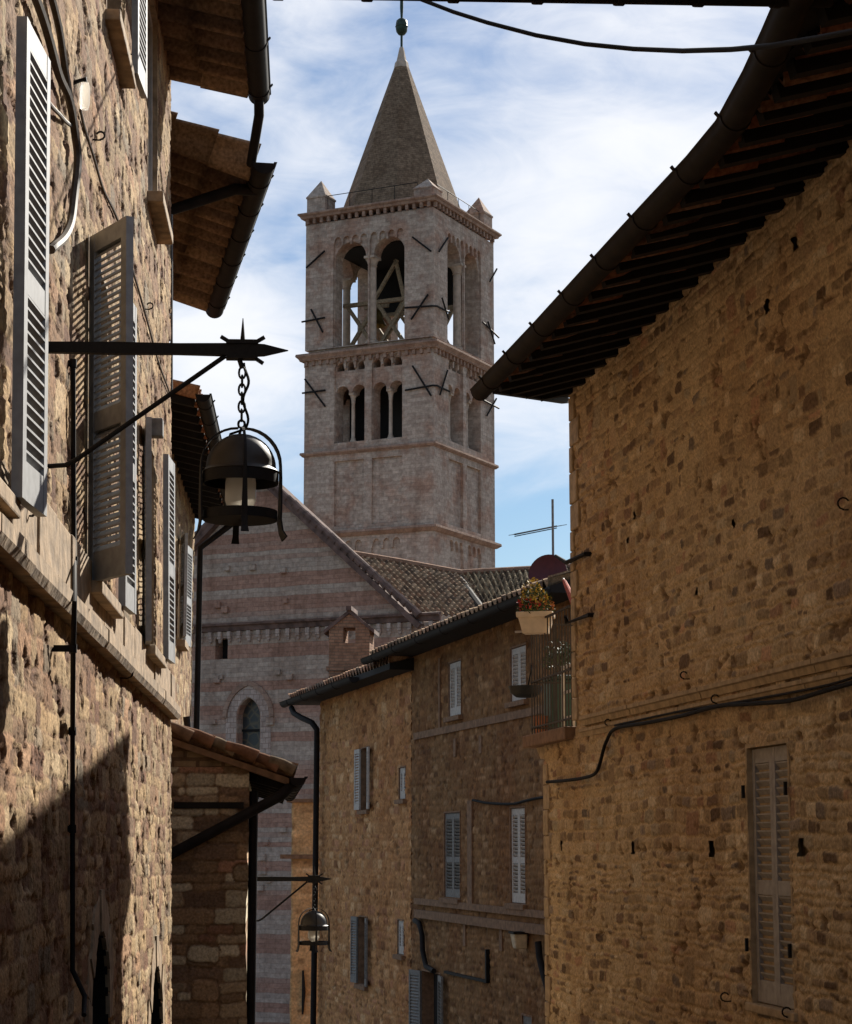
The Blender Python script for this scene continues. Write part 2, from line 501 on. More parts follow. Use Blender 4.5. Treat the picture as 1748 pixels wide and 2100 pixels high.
def mat_ashlar(name, ca, cb, mortar, bw, bh, msize=.012, bands=None, noise=.5, rough=.95, bump=.5, pinkpatch=None):
    """coursed stone on faces lying along the local x or y axis"""
    m, t, b = new_mat(name)
    tcn = N(t, 'ShaderNodeTexCoord'); sp = N(t, 'ShaderNodeSeparateXYZ'); lk(t, tcn.outputs['Object'], sp.inputs[0])
    s = math_node(t, 'ADD', sp.outputs['X'], sp.outputs['Y'])
    nz = N(t, 'ShaderNodeTexNoise'); nz.inputs['Scale'].default_value = .9; nz.inputs['Detail'].default_value = 4
    lk(t, tcn.outputs['Object'], nz.inputs['Vector'])
    zz = math_node(t, 'ADD', sp.outputs['Z'], math_node(t, 'MULTIPLY', math_node(t, 'SUBTRACT', nz.outputs['Fac'], .5), .12))
    cv = N(t, 'ShaderNodeCombineXYZ'); lk(t, s, cv.inputs[0]); lk(t, zz, cv.inputs[1])
    br = N(t, 'ShaderNodeTexBrick'); lk(t, cv.outputs[0], br.inputs['Vector'])
    br.inputs['Scale'].default_value = 1.0
    br.inputs['Brick Width'].default_value = bw; br.inputs['Row Height'].default_value = bh
    br.inputs['Mortar Size'].default_value = msize; br.inputs['Mortar Smooth'].default_value = .3
    br.inputs['Color1'].default_value = (*ca, 1); br.inputs['Color2'].default_value = (*cb, 1); br.inputs['Mortar'].default_value = (*mortar, 1)
    br.inputs['Bias'].default_value = -.15
    col = br.outputs['Color']
    if bands:
        pink, period, frac, off = bands
        # irregular courses of pink stone: hash of the course number
        nb = N(t, 'ShaderNodeTexNoise'); nb.noise_dimensions = '1D'; nb.inputs['Scale'].default_value = 1.0 / period; nb.inputs['Detail'].default_value = 2
        lk(t, math_node(t, 'ADD', math_node(t, 'SNAP', zz, bh), off), nb.inputs['W'])
        mr = N(t, 'ShaderNodeMapRange'); mr.inputs['From Min'].default_value = .5 - frac; mr.inputs['From Max'].default_value = .5 - frac + .05
        mr.inputs['To Min'].default_value = 0; mr.inputs['To Max'].default_value = .85
        lk(t, nb.outputs['Fac'], mr.inputs['Value'])
        mx = N(t, 'ShaderNodeMix'); mx.data_type = 'RGBA'; mx.blend_type = 'MULTIPLY'
        mx.inputs['B'].default_value = (*pink, 1)
        lk(t, mr.outputs[0], mx.inputs['Factor']); lk(t, col, mx.inputs['A']); col = mx.outputs['Result']
    if pinkpatch:
        np_ = N(t, 'ShaderNodeTexNoise'); np_.inputs['Scale'].default_value = .55; np_.inputs['Detail'].default_value = 6; np_.inputs['Roughness'].default_value = .65
        lk(t, tcn.outputs['Object'], np_.inputs['Vector'])
        mr = N(t, 'ShaderNodeMapRange'); mr.inputs['From Min'].default_value = .48; mr.inputs['From Max'].default_value = .6
        lk(t, np_.outputs['Fac'], mr.inputs['Value'])
        mx = N(t, 'ShaderNodeMix'); mx.data_type = 'RGBA'; mx.blend_type = 'MULTIPLY'; mx.inputs['B'].default_value = (*pinkpatch, 1)
        lk(t, mr.outputs[0], mx.inputs['Factor']); lk(t, col, mx.inputs['A']); col = mx.outputs['Result']
    mps = N(t, 'ShaderNodeMapping'); mps.inputs['Scale'].default_value = (1.3, 1.3, .12); lk(t, tcn.outputs['Object'], mps.inputs['Vector'])
    ns = N(t, 'ShaderNodeTexNoise'); ns.inputs['Scale'].default_value = 1.1; ns.inputs['Detail'].default_value = 5; lk(t, mps.outputs[0], ns.inputs['Vector'])
    mrs = N(t, 'ShaderNodeMapRange'); mrs.inputs['From Min'].default_value = .5; mrs.inputs['From Max'].default_value = .68; mrs.inputs['To Max'].default_value = .55
    lk(t, ns.outputs['Fac'], mrs.inputs['Value'])
    mxs = N(t, 'ShaderNodeMix'); mxs.data_type = 'RGBA'; mxs.blend_type = 'MULTIPLY'; mxs.inputs['B'].default_value = (.62, .56, .52, 1)
    lk(t, mrs.outputs[0], mxs.inputs['Factor']); lk(t, col, mxs.inputs['A']); col = mxs.outputs['Result']
    n3 = N(t, 'ShaderNodeTexNoise'); n3.inputs['Scale'].default_value = 5.0; n3.inputs['Detail'].default_value = 8; n3.inputs['Roughness'].default_value = .7
    lk(t, tcn.outputs['Object'], n3.inputs['Vector'])
    m3 = N(t, 'ShaderNodeMapRange'); m3.inputs['From Min'].default_value = .3; m3.inputs['From Max'].default_value = .7
    m3.inputs['To Min'].default_value = 1 - noise; m3.inputs['To Max'].default_value = 1 + noise*.7
    lk(t, n3.outputs['Fac'], m3.inputs['Value'])
    sc = N(t, 'ShaderNodeVectorMath', operation='SCALE'); lk(t, col, sc.inputs[0]); lk(t, m3.outputs[0], sc.inputs['Scale'])
    lk(t, sc.outputs[0], b.inputs['Base Color'])
    hgt = math_node(t, 'ADD', math_node(t, 'MULTIPLY', br.outputs['Fac'], -1.0), math_node(t, 'MULTIPLY', n3.outputs['Fac'], 1.2))
    bp = N(t, 'ShaderNodeBump'); bp.inputs['Strength'].default_value = bump; bp.inputs['Distance'].default_value = .03
    lk(t, hgt, bp.inputs['Height']); lk(t, bp.outputs[0], b.inputs['Normal'])
    b.inputs['Roughness'].default_value = rough; b.inputs['Specular IOR Level'].default_value = .2
    return m

M = {}
M['sun_stone'] = mat_attr('rough_rubble_stone', 48, .58, 1.42, .95, .8, .009)
M['tan_stone'] = mat_attr('tan_rubble_stone', 45, .68, 1.34, .95, .6, .008)
M['far_stone'] = mat_attr('far_rubble_stone', 14, .7, 1.3, .95, .4, .01)
M['tile'] = mat_attr('clay_roof_tile', 30, .6, 1.4, .95, .5, .008, spec=.04)
M['trim'] = mat_plain('dressed_stone_trim', (.35, .25, .155), .9, 0, .45, 9, .9, .02)
M['trim_r'] = mat_plain('warm_stone_trim', (.43, .32, .195), .9, 0, .3, 14, .5, .01)
M['trim_c'] = mat_plain('brown_stone_trim', (.22, .13, .075), .9, 0, .35, 10, .4, .01)
M['iron'] = mat_plain('black_wrought_iron', (.010, .009, .009), .7, 0, .3, 60, .3, .001, spec=.25)
M['pipe'] = mat_plain('dark_metal_gutter', (.012, .010, .010), .7, 0, .4, 8, .1, .002, spec=.2)
M['copper'] = mat_plain('brown_copper_gutter', (.016, .012, .010), .7, 0, .5, 6, .25, .003, spec=.15)
M['grey_paint'] = mat_plain('pale_grey_paint', (.315, .325, .335), .65, 0, .18, 18, .15, .001)
M['old_paint'] = mat_plain('weathered_grey_paint', (.18, .176, .168), .7, 0, .3, 18, .2, .001)
M['taupe_paint'] = mat_plain('taupe_painted_wood', (.36, .335, .31), .7, 0, .2, 18, .2, .001)
M['white_paint'] = mat_plain('white_paint', (.46, .43, .40), .6, 0, .2, 18, .15, .001)
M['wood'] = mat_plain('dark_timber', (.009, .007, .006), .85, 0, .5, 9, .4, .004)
M['beam'] = mat_plain('pale_timber', (.33, .25, .16), .85, 0, .4, 9, .4, .004)
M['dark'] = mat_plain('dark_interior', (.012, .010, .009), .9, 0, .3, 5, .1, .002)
M['cable'] = mat_plain('black_cable_sheath', (.008, .007, .007), .75, 0, .3, 30, .1, .001, spec=.15)
M['grey_cable'] = mat_plain('brown_grey_cable_sheath', (.09, .07, .05), .7, 0, .4, 30, .2, .001)
M['stone_path'] = mat_plain('paving_stone', (.10, .085, .07), .9, 0, .4, 3, .6, .02)
M['bronze'] = mat_plain('bronze', (.22, .15, .05), .4, .9, .4, 6, .1, .004)
def mat_glass():
    m, t, b = new_mat('lamp_glass')
    b.inputs['Base Color'].default_value = (.93, .9, .84, 1); b.inputs['Roughness'].default_value = .12
    b.inputs['Transmission Weight'].default_value = .93; b.inputs['IOR'].default_value = 1.28
    tr = N(t, 'ShaderNodeBsdfTranslucent'); tr.inputs['Color'].default_value = (.95, .92, .86, 1)
    mx = N(t, 'ShaderNodeMixShader'); mx.inputs[0].default_value = .38
    out = [n for n in t.nodes if n.type == 'OUTPUT_MATERIAL'][0]
    lk(t, b.outputs[0], mx.inputs[1]); lk(t, tr.outputs[0], mx.inputs[2]); lk(t, mx.outputs[0], out.inputs['Surface'])
    return m
M['glass'] = mat_glass()
def mat_pane():
    m, t, b = new_mat('window_pane')
    n, bp = add_bump(t, b, 3, .03, .01)
    b.inputs['Base Color'].default_value = (.03, .035, .045, 1); b.inputs['Roughness'].default_value = .12
    b.inputs['Specular IOR Level'].default_value = .6
    return m
M['pane'] = mat_pane()
M['tile_end'] = mat_plain('dark_clay', (.12, .055, .032), .95, 0, .4, 12, .3, .003, spec=.1)  # plain dark brown clay for the tile ends
M['tower'] = mat_ashlar('pink_grey_ashlar', (.52, .42, .35), (.37, .285, .235), (.39, .305, .25), .50, .19, .010, None, .4, pinkpatch=(.88, .72, .66))
M['tower_trim'] = mat_ashlar('pink_moulding', (.39, .265, .205), (.29, .185, .14), (.25, .165, .125), .5, .3, .012, None, .35)
M['church'] = mat_ashlar('striped_church_stone', (.47, .375, .31), (.37, .285, .235), (.36, .28, .225), .5, .19, .010, ((.86, .60, .53), .85, .02, 3.3), .4, bump=.6)
M['spire'] = mat_ashlar('brown_spire_brick', (.255, .175, .115), (.165, .11, .072), (.13, .088, .06), .3, .12, .012, None, .5)
M['cornice_dark'] = mat_plain('dark_cornice', (.15, .095, .08), .95, 0, .5, 3, .5, .02)  # dark brown throughout, mottled at random
M['brick'] = mat_ashlar('chimney_brick', (.34, .19, .12), (.26, .14, .09), (.2, .13, .09), .26, .08, .012, None, .35)

# masonry styles
S_LEFT = dict(rowh=(.06, .15), wid=(.12, .42), mort=.012, relief=.013, fine=.75, mid=.4, warp=.032, warp2=.010, wfreq=4.5, round=.016, pit=.61, flush=.8, flushp=.25,
    pal=[(.355,.245,.132), (.42,.315,.19), (.34,.205,.118), (.285,.222,.15), (.19,.10,.06), (.39,.275,.152)], wts=[4, 1.8, 1.3, 1.0, .8, 3],
    mcol=(.215,.125,.075), big=.5, bigw=(.25,.5), bigh=(.14,.26), stain=(.74,.60,.50), stainw=.6, pitcol=(.12,.06,.038))
S_RIGHT = dict(rowh=(.045, .125), wid=(.06, .28), mort=.014, m0=.006, relief=.018, fine=.9, mid=.7, warp=.026, warp2=.009, wfreq=6.5, round=.032, pit=.70, pitcol=(.16,.10,.055), v0=.66, v1=.64,
    pal=[(.46,.345,.21), (.36,.26,.16), (.19,.13,.085), (.54,.44,.30), (.25,.20,.155), (.42,.265,.17)], wts=[5, 3.4, 1.2, 2.6, .8, 1.1],
    mcol=(.54,.41,.25), big=1.1, bigw=(.14,.36), bigh=(.11,.24), flush=.75, flushp=.4, stain=(.80,.70,.62), stainw=.6)
S_LEAN = dict(rowh=(.06, .17), wid=(.10, .42), mort=.018, relief=.028, fine=.8, mid=.6, warp=.026, wfreq=5, round=.035,
    pal=[(.26,.175,.105), (.46,.40,.29), (.30,.17,.11), (.18,.12,.08), (.34,.26,.17)], wts=[3, 1.5, 1.0, 2, 2.0],
    mcol=(.19,.12,.07), warp2=.008, big=1.5, bigw=(.2,.36), bigh=(.15,.24))
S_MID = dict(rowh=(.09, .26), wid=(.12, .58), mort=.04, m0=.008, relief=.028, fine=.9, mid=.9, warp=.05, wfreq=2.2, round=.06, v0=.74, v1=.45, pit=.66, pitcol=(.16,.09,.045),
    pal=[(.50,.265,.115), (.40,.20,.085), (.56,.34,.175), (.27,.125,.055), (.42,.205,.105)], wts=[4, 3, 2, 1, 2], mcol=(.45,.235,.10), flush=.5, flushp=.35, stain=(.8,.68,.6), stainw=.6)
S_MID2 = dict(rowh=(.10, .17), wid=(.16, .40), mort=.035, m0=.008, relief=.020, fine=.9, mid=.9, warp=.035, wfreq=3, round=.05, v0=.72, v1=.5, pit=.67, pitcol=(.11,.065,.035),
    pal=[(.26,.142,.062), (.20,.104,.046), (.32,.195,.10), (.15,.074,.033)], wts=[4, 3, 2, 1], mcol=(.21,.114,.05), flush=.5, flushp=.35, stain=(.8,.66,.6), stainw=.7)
S_GOLD = dict(rowh=(.16, .26), wid=(.2, .5), mort=.05, m0=.02, relief=.02, fine=.8, mid=.8, warp=.04, wfreq=3, round=.06,
    v0=.6, v1=.7, pal=[(.62,.39,.19), (.54,.32,.15), (.66,.46,.26)], wts=[3, 2, 1], mcol=(.58,.36,.17), flush=.6, flushp=.5)  # warm bounced light put into these orange stone colours

TILE = [(.30,.14,.085), (.24,.12,.08), (.33,.19,.12), (.20,.13,.10), (.28,.17,.12)]
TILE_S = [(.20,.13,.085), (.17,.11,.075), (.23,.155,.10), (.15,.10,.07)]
M['soffit'] = M['tile']
TILE_OLD = [(.25,.175,.11), (.18,.12,.078), (.30,.215,.14), (.12,.085,.06), (.23,.14,.088)]

def tile_roof(name, parent, A, B, Cc, Dd, pitch, tlen, mat, pal, seed, r=.055, thick=.03, nper=8, pers=5):
    """shell of overlapping barrel tiles. A->B along the eave, D->C along the ridge (local coordinates)"""
    A, B, Cc, Dd = [np.array(p, dtype=float) for p in (A, B, Cc, Dd)]
    L = np.linalg.norm(B - A); H = np.linalg.norm(Dd - A)
    nc = max(1, int(round(L / pitch))); nr = max(1, int(round(H / tlen)))
    nu = nc * nper + 1; nv = nr * pers * 1 + 1
    rng = np.random.RandomState(seed)
    u = np.linspace(0, 1, nu); 
    # double rows at each tile end so the step is sharp
    vv = []
    for k in range(nr):
        for j in range(pers): vv.append((k + j / (pers - 1) * .999) / nr)
    v = np.array(vv); nv = len(v)
    Ug, Vg = np.meshgrid(u, v, indexing='ij')
    P = (A[None,None]*(1-Ug[...,None])*(1-Vg[...,None]) + B[None,None]*Ug[...,None]*(1-Vg[...,None])
         + Cc[None,None]*Ug[...,None]*Vg[...,None] + Dd[None,None]*(1-Ug[...,None])*Vg[...,None])
    nrm = np.cross(B - A, Dd - A); nrm = nrm / np.linalg.norm(nrm)
    if nrm[2] < 0: nrm = -nrm
    half = np.clip((Ug * nc * 2), 0, nc*2 - 1e-6).astype(int)         # alternate cover and channel tiles
    row = np.clip((Vg * nr), 0, nr - 1e-6).astype(int)
    ids = half * (nr + 1) + row
    jit = rng.rand(ids.max() + 2)
    prof = np.cos(2*np.pi*Ug*nc)
    prof = np.sign(prof) * np.abs(prof) ** .75
    saw = 1 - (Vg * nr - row)
    h = r * prof * (1 + .18 * saw) + .028 * saw + .02 * (jit[ids] - .5)
    T = P + nrm * h[..., None]
    palA = np.array(pal)
    pick = rng.randint(0, len(pal), ids.max() + 2)
    col = palA[pick[ids]] * (.75 + .5 * rng.rand(ids.max() + 2)[ids])[..., None]
    Bt = T - nrm * thick
    Vt = np.concatenate([T.reshape(-1, 3), Bt.reshape(-1, 3)]); Ct = np.concatenate([col.reshape(-1, 3)] * 2)
    n = nu * nv; idx = np.arange(n).reshape(nu, nv)
    q = np.stack([idx[:-1,:-1], idx[1:,:-1], idx[1:,1:], idx[:-1,1:]], axis=-1).reshape(-1, 4)
    fs = [q, q[:, ::-1] + n]
    def rim(e):
        return np.stack([e[:-1], e[1:], e[1:] + n, e[:-1] + n], axis=-1)
    for e in (idx[0], idx[-1], idx[:,0], idx[:,-1]): fs.append(rim(e))
    return raw_mesh(name, Vt, np.concatenate(fs), Ct, mat, parent)

def gutter(name, parent, pts, r, mat, step=1.0, hooks=0.0, side=-1):
    mb = MB()
    prof = []
    for k in range(11):
        q = math.pi + math.pi * k / 10
        prof.append((r * math.cos(q), r * math.sin(q)))
    prof += [(r * 1.15, .012), (r * .86, .012)]
    for k in range(9):
        q = 2*math.pi - math.pi * (k+1) / 10
        prof.append((r * .86 * math.cos(q), r * .86 * math.sin(q)))
    prof += [(-r * .86, .0), (-r*1.0, .012)]
    mb.sweep(pts, prof)
    # end caps and joint bands
    P = [Vector(p) for p in pts]
    L = [0]
    for a, b in zip(P, P[1:]): L.append(L[-1] + (b-a).length)
    def pt(s):
        for i in range(len(P)-1):
            if s <= L[i+1] or i == len(P)-2:
                t = (P[i+1]-P[i]).normalized(); return P[i] + t * (s - L[i]), t
    for s in (0.004, L[-1] - .012):
        p, t = pt(s)
        half = [(r*1.02*math.cos(math.pi + math.pi*k/12), r*1.02*math.sin(math.pi + math.pi*k/12)) for k in range(13)]
        mb.sweep([p, p + t*.008], half)
    s = step * .5
    while s < L[-1] - .1:
        p, t = pt(s)
        band = [(r*1.08*math.cos(math.pi*.97 + math.pi*1.06*k/12), r*1.08*math.sin(math.pi*.97 + math.pi*1.06*k/12)) for k in range(13)]
        mb.sweep([p, p + t*.03], band)
        if hooks:
            x = t.cross(Vector((0,0,1))).normalized()
            for sg in (-1, 1):
                mb.bar(p + x*sg*r + Vector((0,0,-.005)), p + x*sg*(r+.03) + Vector((0,0,.03)), .03, .012)
        s += step
    return mb.build(name, mat, parent, smooth=True)

def shutter_leaf(w, h, mid=True, t=.042, slat=.045, stile=.065, rail=.10, tilt=-38):
    """panel in x 0..w, z 0..h, thickness t centred on y=0"""
    mb = MB()
    mb.box(0, stile, -t/2, t/2, 0, h); mb.box(w-stile, w, -t/2, t/2, 0, h)
    mb.box(stile, w-stile, -t/2+.002, t/2-.002, 0, rail*1.5); mb.box(stile, w-stile, -t/2+.002, t/2-.002, h-rail, h)
    spans = [(rail*1.5, h-rail)]
    if mid:
        zm = h * .45
        mb.box(stile, w-stile, -t/2+.002, t/2-.002, zm-rail/2, zm+rail/2)
        spans = [(rail*1.5, zm-rail/2), (zm+rail/2, h-rail)]
    a = R(tilt)
    for z0, z1 in spans:
        n = max(2, int((z1-z0)/slat))
        for i in range(n):
            z = z0 + (i+.5)*(z1-z0)/n
            dy = math.cos(a)*t*.60; dz = math.sin(a)*t*.60
            e = .005
            vs = [(stile, -dy, z-dz-e), (w-stile, -dy, z-dz-e), (w-stile, dy, z+dz-e), (stile, dy, z+dz-e),
                  (stile, -dy, z-dz+e), (w-stile, -dy, z-dz+e), (w-stile, dy, z+dz+e), (stile, dy, z+dz+e)]
            mb.add(vs, [(0,3,2,1),(4,5,6,7),(0,1,5,4),(1,2,6,5),(2,3,7,6),(3,0,4,7)])
    return mb
def place(mb, M4):
    mb.v = [tuple(M4 @ Vector(p)) for p in mb.v]; return mb
def hinge(u, y, z, ang, mirror=False):
    """ang: rotation about z at the hinge; mirror leaf to extend to -x first"""
    m = Matrix.Translation((u, y, z)) @ Matrix.Rotation(ang, 4, 'Z')
    if mirror: m = m @ Matrix.Diagonal((-1, 1, 1, 1))
    return m

def recess(name, parent, u0, u1, z0, z1, depth, mat_side, inner='pane', frame=None, y0=-.01, cross=True):
    """window: stone reveal, pane and frame set back in the wall"""
    pane = MB(); pane.box(u0+.03, u1-.03, depth, depth+.03, z0+.03, z1-.03)
    w = pane.build(name, M[inner], parent)
    rv = MB(); t = .03
    rv.box(u0-t, u0, y0, depth+.1, z0-t, z1+t); rv.box(u1, u1+t, y0, depth+.1, z0-t, z1+t)
    rv.box(u0, u1, y0, depth+.1, z1, z1+t); rv.box(u0, u1, y0, depth+.1, z0-t, z0)
    rv.build('reveal', mat_side, w)
    if frame:
        f = MB(); d0 = depth-.03; d1 = depth-.002; k = .06
        f.box(u0, u0+k, d0, d1, z0, z1); f.box(u1-k, u1, d0, d1, z0, z1)
        f.box(u0+k, u1-k, d0+.002, d1, z0, z0+k); f.box(u0+k, u1-k, d0+.002, d1, z1-k, z1)
        if cross:
            c = (u0+u1)/2; f.box(c-.035, c+.035, d0+.001, d1, z0+k, z1-k)
        f.build('frame', frame, w)
    return w

def hook(label, wl, px, py, r=.035, roll=0.0):
    r *= .6
    u, z = wl.hit(px, py)
    o = thing('rope_hook', label, 'hook', tuple(wl.world((u, 0, z))), wl.rz, 'iron hooks driven into the walls')
    z0 = ROOTZ[o.name]
    mb = MB(); pts = [(0, .02, z0), (.004, -.05, z0 - .004)]
    for k in range(8):
        q = 1.35*math.pi*k/7
        pts.append((.004 + r*.35*k/7, -.05 - r*math.sin(q), z0 + r - r*math.cos(q)))
    mb.tube(pts, .006, 6); mb.build('hook', M['iron'], o)
    return o

# ================================================================== GROUND
gy = np.array([-25, -20, 0, 5, 10, 15, 20, 25, 30, 40, 50, 60, 80, 110, 160, 400, 1500.0])
gx = np.array([-900, -120, -40, -12, -6, -3, 0, 3, 6, 12, 40, 120, 900.0])
mb = MB()
vs = [(x, y, ground_z(min(y, 130))) for y in gy for x in gx]
fs = []
for j in range(len(gy)-1):
    for i in range(len(gx)-1):
        a = j*len(gx)+i; fs.append((a, a+1, a+1+len(gx), a+len(gx)))
mb.add(vs, fs)
g = mb.build('street', M['stone_path'], None); tag(g, None, None, None, 'structure')

# ================================================================== LEFT HOUSE (sunlit)
dL = vpdir(634)
pL = at(350, HOR, 18.0)
BAT = .020
WL = Plane((pL.x, pL.y), dL, BAT)
zbL = ground_z(18) - .5
H_left = thing('stone_house', 'sunlit rough rubble stone house at left with open grey shutters and a stone ledge', 'house', (WL.p.x, WL.p.y, zbL), WL.rz)
L = H_left
TILT[L.name] = (BAT, EYE)
uN = -26.0                       # the house runs on past the viewer
# windows of the lit wall
def hz(wl, px, py, off=0.0): return wl.hit(px, py, off)
u_w1, zt1 = WL.hit(46, 57, .10); zb1 = WL.hit(22, 988, .10)[1]
W1 = ('rect', u_w1 - 1.02, u_w1 - .02, zb1 - .02, zt1 + .02)
u_w2, zt2 = WL.hit(186, 492, .02); zb2 = WL.hit(178, 1186, .02)[1]
W2 = ('rect', u_w2 + .02, u_w2 + 1.08, zb2, zt2)
u_w3, zt3 = WL.hit(301, 884, .03); zb3 = WL.hit(300, 1322, .03)[1]
W3 = ('rect', u_w3 + .02, u_w3 + 1.0, zb3, zt3)
u_w4 = WL.hit(216, 0, .0)[0]; zb4 = WL.hit(240, 100, .02)[1]
W4 = ('rect', u_w4, u_w4 + .95, zb4, zb4 + 1.7)
u_w5 = WL.hit(301, 300, .0)[0]; zb5 = WL.hit(305, 410, .0)[1]
u_w5e = WL.hit(325, 300, .0)[0]
W5 = ('rect', u_w5, u_w5 + 1.0, zb5, zb5 + 1.75)
# arched doors low in the wall
ua0 = WL.hit(183, 2000)[0]; ua1 = WL.hit(221, 2000)[0]; zaT = WL.hit(205, 1908)[1]
A1 = ('arch', (ua0+ua1)/2, (ua1-ua0)/2, zbL + .3, zaT - (ua1-ua0)/2)
ub0 = WL.hit(304, 2060)[0]; ub1 = WL.hit(331, 2060)[0]; zbT = WL.hit(318, 1980)[1]
A2 = ('arch', (ub0+ub1)/2, (ub1-ub0)/2, zbL + .3, zbT - (ub1-ub0)/2)
zl0 = WL.hit(175, 1283, .09)[1]                # underside of the ledge
uvis = -10.6
eave_z = WL.hit(348, 150)[1]
stone_wall('wall', L, uvis, 0.0, -3.4, eave_z + .25, (.0155, .0135), S_LEFT, 11, M['sun_stone'], holes=[W1, W2, W3, W4, W5, A1, A2], depth=6.0, jag1=.022)
# the same wall nearer than the picture, and behind the viewer
stone_wall('wall', L, uN, uvis, -3.4, eave_z + .25, (.08, .07), S_LEFT, 12, M['sun_stone'], depth=6.0)
# ledge (string course) with a row of dressed stones above
mb = MB()
rng = random.Random(4)
u = uN
while u < -.02:
    w = rng.uniform(.55, 1.0); e = min(u + w, -.015)
    j = rng.uniform(-.006, .006)
    mb.sweep([(u, 0, zl0), (e - .008, 0, zl0)], [(-.02, .0), (.075 + j, .0), (.095 + j, .035), (.095 + j, .10), (.06 + j, .13), (-.02, .135)])
    u = e
mb.build('ledge', M['trim'], L)
mb = MB(); u = uvis
while u < -.05:
    w = rng.uniform(.35, .75); e = min(u + w, -.03)
    z = zl0 + .14
    for k, hgt in enumerate((rng.uniform(.2, .3),)):
        ok = True
        mb.box(u + .005, e - .006, -.034 - rng.uniform(0, .012), .02, z, z + hgt - .006)
    u = e
mb.build('dressed_course', M['trim'], L, bevel=.008)

def window_L(Wd, near_ang, far_ang, leafw, mat_leaf, off_near=.03, off_far=.05, sill=True, pane='dark', near=True, far=True):
    _, a, b, z0, z1 = Wd
    w = recess('window', L, a, b, z0, z1, .22, M['trim'], pane, M['grey_paint'])
    h = z1 - z0 + .03
    if near:
        s = shutter_leaf(leafw, h, tilt=45, slat=.037)
        place(s, hinge(a - .0, -off_near, z0 - .01, near_ang)); s.build('shutter', mat_leaf, w)
    if far:
        s = shutter_leaf(leafw, h)
        place(s, hinge(b, -off_far, z0 - .01, far_ang)); s.build('shutter', mat_leaf, w)
    if sill:
        sb = MB(); sb.box(a - .10, b + .12, -.10, .18, z0 - .075, z0 - .004)
        sb.build('sill', M['trim'], w, bevel=.008)
    return w
# local -y is the street; a leaf at angle 180 lies along -x, at -30 it swings towards the street along +x
w1leaf = (WL.hit(95, 150, .14)[0] - u_w1) * 1.12
window_L(W1, R(180), -R(4), w1leaf, M['grey_paint'], off_far=.10, near=False)
window_L(W2, R(180) + R(30), -R(3), .47, M['grey_paint'], off_far=.10)
window_L(W3, R(180) + R(6), -R(3), .44, M['grey_paint'], off_far=.10)
window_L(W4, R(180) + R(8), -R(3), .47, M['grey_paint'], off_far=.10, near=False)
w5 = recess('window', L, W5[1], W5[2], W5[3], W5[4], .06, M['trim'], 'pane', M['white_paint'])
mb = MB(); zs = W5[3]
mb.box(W5[1] - .06, W5[2] + .1, -.13, .05, zs - .09, zs - .004); mb.build('sill', M['trim'], w5, bevel=.01)
for wd, nm in ((A1, 'doorway'), (A2, 'doorway')):
    _, uc, hw, z0, zs = wd
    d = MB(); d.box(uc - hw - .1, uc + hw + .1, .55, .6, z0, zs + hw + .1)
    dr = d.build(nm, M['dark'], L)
    f = MB()
    n = 14
    outer = []
    for k in range(n + 1):
        q = math.pi * k / n
        outer.append((uc + hw * math.cos(q), zs + hw * math.sin(q)))
    pts = [(uc + hw, z0)] + outer + [(uc - hw, z0)]
    for (x0, a0), (x1, a1) in zip(pts, pts[1:]):
        f.add([(x0, -.005, a0), (x1, -.005, a1), (x1, .56, a1), (x0, .56, a0)], [(0, 1, 2, 3)])
    f.build('reveal', M['wood'], dr)  # shade inside the stone arch put into the reveal's dark colour
    f = MB()                                             # ring of voussoirs
    n = 11
    for k in range(n):
        q0 = math.pi * (k + .04) / n; q1 = math.pi * (k + .96) / n; ro = hw + .2 + .03*(k % 2)
        f.prism([(uc + hw*math.cos(q0), zs + hw*math.sin(q0)), (uc + ro*math.cos(q0), zs + ro*math.sin(q0)),
                 (uc + ro*math.cos(q1), zs + ro*math.sin(q1)), (uc + hw*math.cos(q1), zs + hw*math.sin(q1))], -.014 - .004*(k % 3), .01)
    f.build('arch_ring', M['trim'], dr)
# roof with tiled eaves and gutter
ug, zg = WL.hit(515, 186, .78)
OV = .74
pt_o = at(515, 190, 18.0); ov = -WL.local(pt_o).y
zo = pt_o.z
sl = (eave_z - zo) / ov
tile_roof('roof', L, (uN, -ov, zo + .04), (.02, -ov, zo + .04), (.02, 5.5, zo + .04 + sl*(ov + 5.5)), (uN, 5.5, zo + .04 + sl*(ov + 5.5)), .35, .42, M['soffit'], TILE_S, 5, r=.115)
gutter('gutter', L, [(uN, -ov - .07, zo + .01), (.06, -ov - .07, zo + .01)], .095, M['pipe'], 1.1, .1)
# junction box and wall end pipe
mb = MB(); ub, zb_ = WL.hit(305, 878)
mb.box(ub - .06, ub + .06, -.11, .02, zb_ - .07, zb_ + .07); mb.build('junction_box', M['old_paint'], L, bevel=.01)
# downpipe on the lit wall
mb = MB()
ys_ = (745, 1000, 1150, 1235, 1330, 1500, 1700, 1900, 1990)
of_ = (.03, .03, .035, .115, .10, .03, .03, .03, .03)
xs_ = (150, 151, 152, 153, 150, 149, 149, 149, 149)
pts = []
for y, o_, x_ in zip(ys_, of_, xs_):
    u, z = WL.hit(x_, y, o_); pts.append((u, -o_, z))
u_e = pts[-1][0]
pts += [(u_e - .02, -.09, pts[-1][2] - .12), (u_e - .14, -.1, pts[-1][2] - .2)]
mb.tube(pts, .0125, 10)
for i in (0, 2, 4, 5, 6):
    mb.tube([(pts[i][0], pts[i][1], pts[i][2] - .02), (pts[i][0], pts[i][1], pts[i][2] + .02)], .018, 10)
    mb.bar((pts[i][0], .01, pts[i][2]), (pts[i][0], pts[i][1], pts[i][2]), .015, .03)
mb.build('downpipe', M['pipe'], L, smooth=True)
